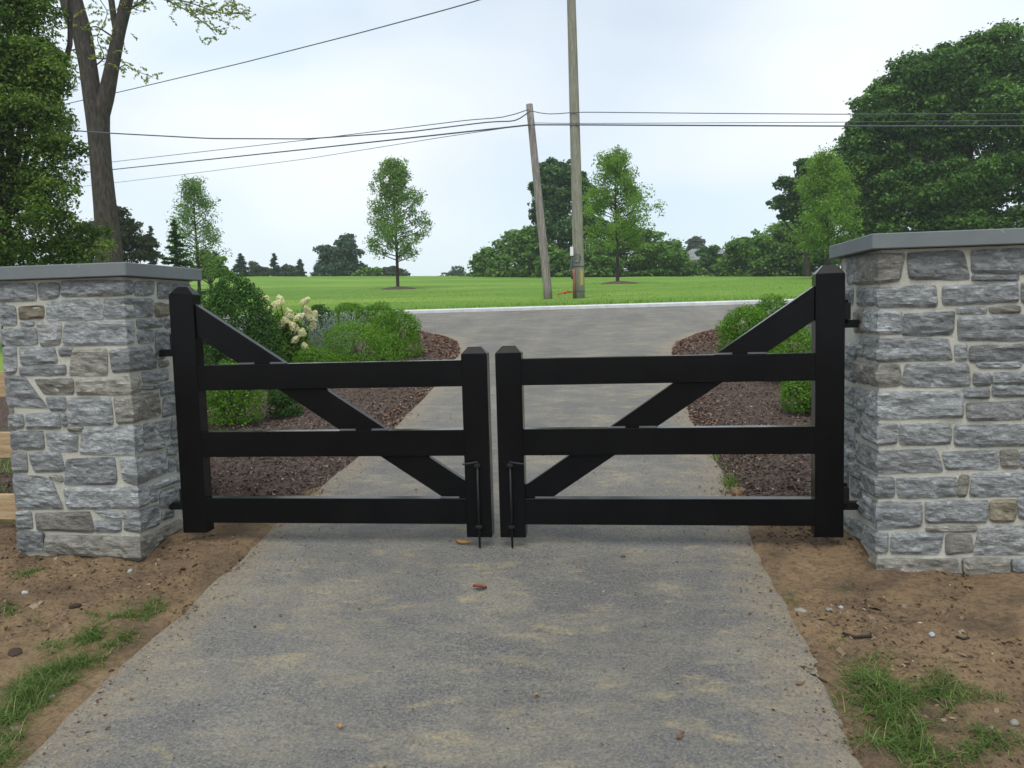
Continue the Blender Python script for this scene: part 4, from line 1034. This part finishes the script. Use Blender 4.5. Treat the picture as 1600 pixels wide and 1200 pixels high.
def conifer(name, label, group, px, Y, top, bot, w, mat, n, ls, seed, ragged=.18):
    b = at(px, bot, Y); b[2] = min(b[2], float(H(b[0], Y))+.03); k = mpp(b); t = at(px, top, Y); h = t[2]-b[2]; r = w*k/2
    root = empty(name, b, label, "conifer", group); rng = np.random.default_rng(seed)
    segs = [(np.array([[0, 0, -.2], [0, 0, h*.5], [0, 0, h]]), np.array([.03, .018, .004])*h)]
    Cs, Ts = [], []
    nb = int(50+h*7)
    for i in range(nb):
        t_ = (i+rng.random())/nb; z = h*(.03+.95*t_); L = r*(1-t_)**.85*rng.uniform(1-ragged*2, 1+ragged)+.03*r; a = rng.random()*6.28
        d = np.array([math.cos(a), math.sin(a), -.12+.3*t_]); e = np.array([0, 0, z])+d*L
        segs.append((np.array([[0, 0, z], (np.array([0, 0, z])+e)/2-[0, 0, .03*L], e]), np.array([.006, .004, .002])*h*.6))
        m = max(6, int(n*L/(r*nb*.5)))
        s = rng.random(m)**.6; C = np.array([0, 0, z])+d[None]*(L*s)[:, None]+rng.normal(0, 1, (m, 3))*np.array([.16, .16, .07])*(L*.55+.05)
        Cs.append(C); Ts.append(d[None]+rng.normal(0, .45, (m, 3)))
    C = np.concatenate(Cs); T = np.concatenate(Ts); n_ = len(C)
    N = np.stack([rng.normal(0, .5, n_), rng.normal(0, .5, n_), np.ones(n_)], 1)
    V, Q = leaf_geo(C, N, rng.uniform(.6, 1.4, n_)*ls, .35, .15, rng, T=T)
    obj("crown", mesh_np("crown", V, Q, mat, tint=np.repeat(np.clip(rng.normal(.5, .22, n_), 0, 1), 4)), root)
    obj("trunk", tubes_mesh("trunk", segs, M_['bark'], 5), root)
CF = "conifers on the skyline to the left"
conifer("spruce_tree", "dark ragged spruce right above the left capstone", None, 278, 20, 340, 440, 66, M_['yew'], 9000, .13, 1, .3)
conifer("spruce_tree", "narrow bluish spruce between grey bush and ragged spruce", None, 240, 36, 352, 440, 46, M_['spruce'], 6000, .2, 2)
conifer("spruce_tree", "wide skyline conifer nearest the left capstone", CF, 337, 66, 392, 433, 46, M_['spruce'], 5000, .34, 3)
conifer("spruce_tree", "skyline conifer with neat cone shape, second from the capstone", CF, 378, 70, 395, 434, 38, M_['spruce'], 4500, .36, 4)
conifer("spruce_tree", "slender skyline conifer in the middle of the conifer line", CF, 430, 72, 395, 434, 26, M_['spruce'], 4000, .34, 5)
conifer("spruce_tree", "smallest skyline conifer left of the broad rounded tree", CF, 470, 74, 404, 434, 26, M_['spruce'], 3600, .34, 6)

def sapling(label, px, basepy, toppy, w, mat, n, seed, Y=30.0, ring=True, low=.22, ls=.092, up=.9, airy=.0, full=1.0, spire=False):
    b = at(px, basepy, Y); b[2] = float(H(b[0], Y))+.05; t = at(px, toppy, Y); k = mpp(b); h = t[2]-b[2]; r = w*k/2
    root = empty("young_tree", b, label, "tree", "young trees planted in a row across the lawn"); rng = np.random.default_rng(seed)
    segs = [(np.array([[0, 0, -.1], [.02, 0, h*.3], [-.03, .02, h*.65], [0, 0, h*.97]]), np.array([.075, .062, .034, .008]))]
    S, R = [], []
    nb = 60
    for i in range(nb):
        t_ = (i+rng.random())/nb; z0 = h*(low+(.93-low)*t_)
        prof = math.sin(math.pi*min(1, (t_*.80+.20)))**.75 if not spire else (1-t_)**.72*min(1, .62+t_*2.2)+.05
        L = r*(prof*.98+.08)*rng.uniform(.7, 1.12); a = i*2.4+rng.normal(0, .3); el = up*rng.uniform(.7, 1.25)*(.75+.6*t_)*(.62 if spire else 1)
        e = np.array([math.cos(a)*L, math.sin(a)*L, 0])+[0, 0, z0+min(L*math.tan(min(el, 1.2)), h-z0)*.9]
        p0 = np.array([0, 0, z0]); mid = (p0+e)/2+np.array([math.cos(a), math.sin(a), -.2])*L*.12
        segs.append((np.array([p0, mid, e]), np.array([.022, .014, .006])*(1.2-t_*.6)))
        for j in range(7):
            s = rng.uniform(.35, 1.05); c = p0*(1-s)**2+2*mid*s*(1-s)+e*s*s+rng.normal(0, .10, 3)
            if rng.random() < airy*(1.2-t_): continue
            S.append(c); R.append(rng.uniform(.16, .34)*(1.05-.35*abs(t_-.45))*full)
    for j in range(10): S.append(np.array([rng.normal(0, .10), rng.normal(0, .1), h*rng.uniform(.84, 1.0)])); R.append(rng.uniform(.10, .2))
    S = np.array(S); R = np.array(R)
    idx = rng.choice(len(S), n, p=R**2/np.sum(R**2)); d = sphere_dirs(n, rng)
    C = S[idx]+d*(R[idx]*np.sqrt(rng.random(n))*1.1)[:, None]
    N = d*.5+rng.normal(0, .6, (n, 3))+[0, 0, .4]; st = rng.normal(0, .13, len(S))
    V, Q = leaf_geo(C, N, rng.uniform(.65, 1.3, n)*ls, .6, .2, rng)
    obj("crown", mesh_np("crown", V, Q, mat, tint=np.repeat(np.clip(.48+st[idx]+rng.normal(0, .16, n), 0, 1), 4)), root)
    obj("trunk", tubes_mesh("trunk", segs, M_['bark'], 7), root)
    if ring:
        n_ = 22; a = np.arange(n_)*2*math.pi/n_; V = [(0, 0, .12)]
        for rr, zz in ((.35, .09), (.62, .05), (.82, -.03)): V += [(rr*math.cos(q)*(1+.1*math.sin(3*q+seed)), rr*math.sin(q)*(1+.1*math.cos(4*q)), zz+float(H(b[0]+rr*math.cos(q), b[1]+rr*math.sin(q)))-b[2]+.05) for q in a]
        Fs = [(0, 1+i, 1+(i+1) % n_) for i in range(n_)]
        for s in (0, 1): Fs += [(1+s*n_+i, 1+(s+1)*n_+i, 1+(s+1)*n_+(i+1) % n_, 1+s*n_+(i+1) % n_) for i in range(n_)]
        me = bpy.data.meshes.new("mulch_ring"); me.from_pydata(V, [], Fs); me.materials.append(M_['mulch']); obj("mulch_ring", me, root)
sapling("young tree with egg-shaped crown alone in the middle of the lawn", 622, 456, 246, 108, M_['young'], 15000, 15, airy=.12, full=.9, low=.20, spire=True, up=1.0)
sapling("bright green young tree just right of the tall utility pole", 965, 447, 233, 122, M_['lime'], 15000, 2, airy=.25, low=.24, spire=True)
sapling("pale young tree rising behind the left capstone", 312, 462, 276, 92, M_['young'], 7500, 3, airy=.35, low=.18, spire=True)
sapling("bright green young tree in front of the maple by the right pier", 1292, 444, 236, 112, M_['lime'], 20000, 4, airy=.0, low=.18, full=1.2, spire=True)

# leafy column at the left edge
def pear():
    b = np.array([-10.3, 8.6, 0]); b[2] = float(H(b[0], b[1]))
    k = 14.6/F; lb = []
    rng = np.random.default_rng(5)
    for (x, y, rx_, ry_) in ((20, 40, 62, 60), (60, 110, 52, 50), (0, 130, 80, 60), (70, 185, 55, 50), (10, 210, 80, 60), (82, 260, 55, 45), (20, 290, 85, 55), (90, 325, 52, 42), (30, 370, 85, 50), (95, 385, 55, 40), (-70, 60, 70, 70), (-90, 180, 80, 70), (-80, 300, 85, 70), (-20, -60, 60, 60), (40, -30, 30, 50), (40, 420, 90, 40), (-60, 400, 90, 60), (-20, -150, 50, 60), (0, -230, 40, 50)):
        p = at(x, y, b[1]); lb.append((p[0]-b[0], rng.uniform(-.5, .5)*rx_*k, p[2]-b[2], rx_*k, ry_*k))
    crown_tree("pear_tree", "dense leafy tree at the left edge of the picture", "tree", None, b, lb, .14, M_['pear'], 135000, .060, 20, .34, .3, 30, .8, .14, .4)
pear()

# forked bare-stemmed tree
def forked():
    Yt = 22.0
    b = base_at(168, Yt); k = mpp(b); root = empty("forked_tree", b, "tall tree with bare forked trunk standing behind the left wires", "tree"); rng = np.random.default_rng(8)
    def W(px, py, dy=0): return at(px, py, Yt+dy)-b
    def path(pts, rr): 
        P = np.array([W(*p) for p in pts]); t = np.linspace(0, 1, len(P)); tt = np.linspace(0, 1, len(P)*4)
        P = np.stack([np.interp(tt, t, P[:, c]) for c in range(3)], 1); P[1:-1] = (P[:-2]+2*P[1:-1]+P[2:])/4
        return (P, np.interp(tt, t, np.array(rr)*k/2))
    base0 = np.array([0, 0, -.3])
    trunk = [path([(172, 455), (170, 380), (164, 320), (158, 260), (154, 205), (152, 170)], [44, 38, 33, 31, 32, 36]),
             path([(151, 185), (144, 150), (138, 105), (128, 50), (112, 0), (96, -60), (85, -130)], [31, 27, 26, 28, 30, 24, 14]),
             path([(156, 185), (166, 150), (176, 100), (186, 50), (198, 0), (214, -60), (232, -130)], [26, 24, 20, 18, 18, 14, 8]),
             path([(125, 60), (112, 40), (104, 18), (98, -10), (80, -60)], [16, 14, 13, 13, 9]),
             path([(184, 60), (178, 30), (174, 0), (165, -50)], [10, 9, 9, 6])]
    tw = []
    Cs = []; Ns = []
    def spray(pts, r0, nl, spread):
        P, R = path(pts, [r0, r0*.7]+[r0*.4]*(len(pts)-2)); tw.append((P, R))
        for i in range(nl):
            q = P[rng.integers(len(P)//4, len(P))]+rng.normal(0, spread, 3)*[1, 1, .7]
            m = 13; dr = unit(rng.normal(size=3)*[1, 1, .4]-[0, 0, .35])
            s = np.linspace(-.5, .5, m)[:, None]*.34
            Cs.append(q+dr*s+rng.normal(0, .018, (m, 3))); tw.append((np.array([q-dr*.2, q, q+dr*.2]), .004))
    spray([(195, 20), (240, -10), (300, 5), (340, 20), (385, 22)], 4, 70, .30); spray([(240, -10), (290, 15), (325, 40), (338, 55)], 2.5, 26, .2); spray([(200, -30), (290, -30), (370, -5)], 4, 60, .35)
    spray([(180, 60), (150, 40), (120, 50), (100, 40)], 3, 26, .35); spray([(140, 110), (165, 90), (150, 60), (170, 20), (150, -10)], 3, 40, .35); spray([(130, 75), (105, 80), (88, 100), (80, 85)], 3, 22, .25)
    spray([(170, 120), (195, 100), (215, 112), (238, 120)], 2.5, 14, .22); spray([(145, 90), (160, 92), (172, 90), (205, 100)], 3, 10, .25); spray([(120, 30), (90, 10), (75, 20)], 3, 16, .3); spray([(190, 40), (205, 10), (230, 0)], 2.5, 16, .2)
    for i in range(11): spray([(rng.uniform(90, 230), -70), (rng.uniform(-50, 380), rng.uniform(-210, -60)), (rng.uniform(-80, 430), rng.uniform(-260, -60))], 5, 60, .8)
    C = np.concatenate(Cs); n = len(C)
    V, Q = leaf_geo(C, rng.normal(0, .5, (n, 3))+[0, 0, .8], rng.uniform(.07, .14, n), .5, .1, rng)
    obj("crown", mesh_np("crown", V, Q, M_['locust'], tint=np.repeat(np.clip(rng.normal(.75, .2, n), 0, 1), 4)), root)
    tr = obj("trunk", tubes_mesh("trunk", trunk, M_['bark'], 12), root)
    obj("twig", tubes_mesh("twig", tw, M_['bark'], 4), tr)
forked()

# ================================================================== house glimpsed through the gap
hb = at(1092, 430, 112); hz = float(H(hb[0], 112)); kx = mpp(hb)
house = empty("house", (hb[0], 112, hz), "grey roofed house glimpsed through the gap in the thicket", "house")
zr = at(1085, 388, 112)[2]; ze = at(1085, 408, 112)[2]
x0, x1 = hb[0]-3.0, hb[0]+5.0
MB().prism([(x0, hz-.5), (x1, hz-.5), (x1, ze), (x0, ze)], 109, 117).build("wall", M_['siding'], house)
rf = MB().add([(x0-.5, 108.5, ze), (x1+.5, 108.5, ze), (x1+.5, 117.5, ze), (x0-.5, 117.5, ze), (x0+2.2, 113, zr), (x1-2.2, 113, zr)], [(0, 1, 5, 4), (2, 3, 4, 5), (1, 2, 5), (3, 0, 4), (3, 2, 1, 0)]).build("roof", M_['roof'], house)
for wx in (x0+1.5, x0+4.0, x0+6.5):
    w = MB().box(wx-.5, wx+.5, 108.9, 108.98, ze-2.0, ze-.6).build("window", M_['iron'], house)
    f = MB().box(wx-.6, wx+.6, 108.93, 108.995, ze-2.1, ze-2.0).build("sill", M_['white'], None); f.data.transform(Matrix.Translation(-Vector(house.location))); f.parent = w

# ================================================================== utility poles and wires
def pole(name, label, pts, rad, mat, Y):
    P = [at(*p, Y) for p in pts]; b = np.array(P[0]); b[2] = float(H(b[0], Y))-.05
    root = empty(name, b, label, "utility pole")
    n = 14; P = np.array(P); t = np.linspace(0, 1, len(P)); tt = np.linspace(0, 1, 12)
    Pi = np.stack([np.interp(tt, t, P[:, c]) for c in range(3)], 1); Pi[0] = b-[0, 0, .2]
    mb = MB().tube(Pi, np.interp(tt, t, rad), n)
    mb.build("shaft", mat, root, 0, False)
    for p in root.children[0].data.polygons: p.use_smooth = len(p.vertices) == 4
    return root, P
tall, PT = pole("utility_pole", "tall upright utility pole with cables strapped to its foot", [(905, 468), (901, 300), (895, 80), (889, -130)], [.150, .136, .118, .098], M_['pole'], 17.0)
lean, PL = pole("utility_pole", "shorter weathered leaning pole with a cut-off top", [(857, 467), (845, 345), (827, 163)], [.115, .105, .088], M_['oldpole'], 17.4)
def tpart(name, mb, mat, bevel=0.0, smooth=False): return mb.build(name, mat, tall, bevel, smooth)
def PX(px, py, Y): return at(px, py, Y)
yf = 16.83
tpart("conduit", MB().tube([PX(897, 466, yf), PX(897, 440, yf), PX(896, 420, yf)], .033, 8), M_['conduit'], 0, True)
tpart("cable", MB().tube([PX(894, 436, yf-.02), PX(892, 420, yf-.03), PX(893, 408, yf-.03), PX(895, 398, yf)], .026, 6), M_['wire'], 0, True)
tpart("marker_strip", MB().box(PX(906.5, 430, yf)[0], PX(911, 430, yf)[0], yf+.02, yf+.06, PX(908, 446, yf)[2], PX(908, 420, yf)[2]), M_['yellow'])
tpart("meter_box", MB().box(PX(891, 393, yf)[0], PX(896, 393, yf)[0], yf-.06, yf+.06, PX(893, 400, yf)[2], PX(893, 386, yf)[2]), M_['white'], .008)
a = np.linspace(0, 2*math.pi, 19); c = PX(901, 404, yf-.04); rr = 6.5*mpp(c)
tpart("cable_coil", MB().tube(np.stack([c[0]+rr*np.cos(a), np.full(19, c[1]), c[2]+rr*1.05*np.sin(a)], 1), .018, 6), M_['wire'], 0, True)
for py in (416, 455):
    c = (PT[0]*(1-(468-py)/168)+PT[1]*((468-py)/168)); aa = np.linspace(0, 2*math.pi, 25)
    tpart("strap_band", MB().tube(np.stack([c[0]+.152*np.cos(aa), c[1]+.152*np.sin(aa), np.full(25, c[2])], 1), .014, 6), M_['wire'], 0, True)
c = PX(885, 457, 16.8)
ob = MB().tube([PX(894, 456, 16.86), PX(885, 456, 16.8), PX(877, 458, 16.75), PX(871, 460.5, 16.7)], [.02, .03, .02, .018], 6)
ob.tube([PX(882, 459.5, 16.8), PX(885, 456, 16.8), PX(888, 452.5, 16.8)], .018, 6)
oo = ob.build("orange_strap", M_['orange'], None, 0, True); tag(oo, "orange plastic strap on the grass at the foot of tall pole", "strap")

def wire(label, pts, rad, n=34):
    P = np.array([at(*p) for p in pts]); seg = np.concatenate([[0], np.cumsum(np.linalg.norm(np.diff(P, axis=0), axis=1))]); t = np.linspace(0, seg[-1], n)
    Q = np.stack([np.interp(t, seg, P[:, c]) for c in range(3)], 1)
    for _ in range(2): Q[1:-1] = (Q[:-2]+2*Q[1:-1]+Q[2:])/4
    o = MB().tube(Q, rad, 6).build("utility_wire", M_['wire'], None, 0, True)
    return tag(o, label, "wire", "overhead wires")
wire("topmost wire right of the poles running to the maple", [(829, 173, 17.2), (840, 178, 17.2), (862, 179.5, 17.1), (893, 175, 16.8), (1100, 177, 17), (1310, 178.5, 17), (1600, 178, 17), (1900, 174, 17)], .011, 60)
wire("faint middle wire right of the poles", [(833, 192, 17.2), (893, 193, 16.8), (1310, 191, 17), (1600, 187.5, 17), (1900, 182, 17)], .008)
wire("thick lowest wire right of the poles", [(832, 195, 17.2), (893, 195, 16.8), (1310, 197, 17), (1600, 197, 17), (1900, 195, 17)], .018)
wire("upper thin wire left of the leaning pole crossing the thick sagging one", [(826, 171, 17.2), (812, 175, 17.2), (800, 184, 17.2), (780, 184.5, 17.3), (740, 186.5, 18), (480, 218.5, 23), (175, 253, 30), (60, 266, 33)], .012, 80)
wire("thick sagging wire passing in front of the forked trunk", [(829, 173, 17.2), (818, 181, 17.2), (806, 191, 17.2), (794, 189, 17.2), (760, 191, 17.1), (640, 206, 17), (480, 217, 16.6), (330, 216.5, 16.2), (170, 208, 15.8), (60, 200, 15.5)], .016, 80)
wire("thick wire descending left from the leaning pole to the forked trunk", [(829, 195, 17.2), (700, 209, 19), (480, 233, 23), (175, 265, 30), (60, 277, 33)], .021, 60)
wire("lowest faint wire left of the leaning pole", [(790, 200, 17.4), (700, 213, 19), (480, 248, 24), (300, 271, 28), (175, 286, 31), (60, 299, 34)], .009, 60)
wire("high wire slanting across the upper left sky", [(892, -50, 17), (750, 0, 19), (690, 17, 20), (560, 52, 22), (380, 98, 25), (190, 143, 29), (60, 172, 32)], .017, 60)

# ================================================================== small things on the ground
def on_ground(px, py, drive=False):
    p = gp(px, py); p[2] = float(H(p[0], p[1]))+.010 if drive else float(ground_z(p[0], p[1])); return p
def pebble(name, label, cat, px, py, wpx, hpx, mat, seed, group=None):
    p = on_ground(px, py); k = mpp(p); rng = np.random.default_rng(seed)
    bm = bmesh.new(); bmesh.ops.create_icosphere(bm, subdivisions=2, radius=1)
    for v in bm.verts:
        v.co *= 1+.22*float(vnoise(v.co.x*1.6+seed, v.co.y*1.6, v.co.z*1.6, seed))
        v.co = Vector((v.co.x*wpx*k/2, v.co.y*wpx*k/2*.75, v.co.z*max(hpx*k*.6, .004)+.002))
    me = bpy.data.meshes.new(name); bm.to_mesh(me); bm.free(); me.materials.append(mat)
    o = obj(name, me, None, tuple(p)); o.rotation_euler = (0, 0, seed*1.3); return tag(o, label, cat, group)
PB = "loose stones on the bare soil"
pebble("pebble", "pale blue white stone lying on bare soil by the right pier", "stone", 1456, 995, 13, 6, M_['palepebble'], 1, PB)
pebble("pebble", "flat pale stone at the right edge of the drive", "stone", 1251, 954, 20, 5, M_['pebble'], 2, PB)
pebble("pebble", "grey blue stone in the lower right corner", "stone", 1584, 1142, 17, 9, M_['pebble'], 3, PB)
pebble("pebble", "pale stone among the pebbles right of the flat one", "stone", 1296, 956, 13, 5, M_['pebble'], 4, PB)
pebble("pebble", "round pale pebble beside the clustered gravel on the right soil", "stone", 1314, 957, 9, 5, M_['palepebble'], 5, PB)
pebble("pebble", "white pebble in front of the left pier plinth", "stone", 203, 891, 10, 6, M_['palepebble'], 6, PB)
pebble("pebble", "pale bluish stone on soil near the left border", "stone", 39, 930, 12, 5, M_['palepebble'], 7, PB)
pebble("pebble", "tan stone beside the left grass strip", "stone", 82, 1088, 12, 8, M_['pebble'], 8, PB)
pebble("soil_clod", "dark earth clod on soil left of the grass strip", "clod", 24, 1018, 30, 6, M_['clod'], 9)
pebble("soil_clod", "dark earth clod above the left grass strip", "clod", 117, 946, 20, 6, M_['clod'], 10)
pebble("soil_clod", "dark lump on the left edge of the drive", "clod", 174, 1050, 12, 5, M_['clod'], 11)
def stick(label, pts, rpx):
    P = np.array([on_ground(*p) for p in pts]); P[:, 2] += .006; k = mpp(P[0])
    o = MB().tube(P, rpx*k, 6).build("stick", M_['bark'], None, 0, True); tag(o, label, "stick")
stick("dark stick lying on soil below the right pier", [(1317, 993), (1335, 1000), (1362, 1005)], 2.2)
stick("short dark stick right of the white stone", [(1494, 999), (1506, 1003), (1514, 1003)], 2.0)
stick("thin twig at the right margin of the drive", [(1266, 1057), (1280, 1063), (1292, 1070)], 1.6)
def leaf_thing(label, px, py, wpx, mat, seed, rot=0.0):
    p = on_ground(px, py, True); k = mpp(p); s = wpx*k; rng = np.random.default_rng(seed)
    n, m = 9, 5; u = np.linspace(0, 1, n); V = []
    for i in range(n):
        w = .30*math.sin(math.pi*min(1, u[i]*.92+.05))**.8
        for j in range(m):
            v = (j/(m-1)-.5)*2
            V.append(((u[i]-.5)*s, v*w*s*(1+.15*rng.normal()), .004+.16*s*v*v+.10*s*math.sin(u[i]*3+seed)))
    me = mesh_np("fallen_leaf", np.array(V), grid_faces(m, n), mat, True)
    o = obj("fallen_leaf", me, None, tuple(p)); o.rotation_euler = (0, 0, rot); return tag(o, label, "leaf", "dry leaves on the drive")
leaf_thing("red brown dry leaf on the drive just below the gate", 750, 923, 22, M_['deadleaf'], 1, .25)
leaf_thing("small orange leaf in the middle of the drive", 838, 1091, 12, M_['orangeleaf'], 2, 1.3)
leaf_thing("tan leaf beside the left drop bolt tip", 724, 852, 24, M_['orangeleaf'], 3, -.2)
leaf_thing("curled brown leaf at the bottom of the drive", 1062, 1157, 15, M_['brownleaf'], 4, .9)
leaf_thing("brown leaf near the right drive edge", 1250, 1075, 13, M_['brownleaf'], 5, .1)
leaf_thing("pale orange leaf at the drive's left lower part", 531, 1141, 12, M_['orangeleaf'], 6, 2.0)
leaf_thing("tiny brown leaf under the right gate leaf", 974, 874, 9, M_['deadleaf'], 7, .5)

# ================================================================== humid air
hz_me = bpy.data.meshes.new("haze")
hzb = MB().box(-720, 720, -45, 1420, -45, 18.5); hz_me.from_pydata(hzb.v, [], hzb.f)
t = NT("haze_air"); pv = t.n("ShaderNodeVolumePrincipled"); pv.inputs["Density"].default_value = .0008
pv.inputs["Color"].default_value = (.86, .92, 1.0, 1); pv.inputs["Anisotropy"].default_value = .2
t.l(pv.outputs[0], t.out.inputs["Volume"]); hz_me.materials.append(t.m)
hz_o = obj("haze", hz_me); struct(hz_o, "stuff")

# what the uncountable layers are
for nm, lb, ct in (("mulch_chips_left", "brown bark mulch chips covering the left planting bed", "mulch"), ("mulch_chips_right", "brown bark mulch chips covering the right planting bed", "mulch"),
                   ("fallen_leaves_left", "dry reddish leaves gathered along the left bed's drive edge", "leaf litter"), ("fallen_leaves_right", "dry reddish leaves gathered along the right bed's drive edge", "leaf litter"),
                   ("soil_crumbs", "loose crumbs and bits strewn over the bare soil", "soil"), ("drive_grit", "fine grit lying on the grey asphalt drive", "grit"),
                   ("grass_left", "thin grass strip along the left side of the drive", "grass"), ("grass_right", "patch of grass at the lower right drive edge", "grass"),
                   ("weeds", "small weeds at the drive edge behind the right gate leaf", "weeds"), ("fence_grass", "green grass behind the cedar rail fence", "grass"),
                   ("turf_grass", "short mown turf on the lawn across the road", "grass"), ("haze", "pale humid air over the whole scene", "haze")):
    tag(bpy.data.objects[nm], lb, ct)
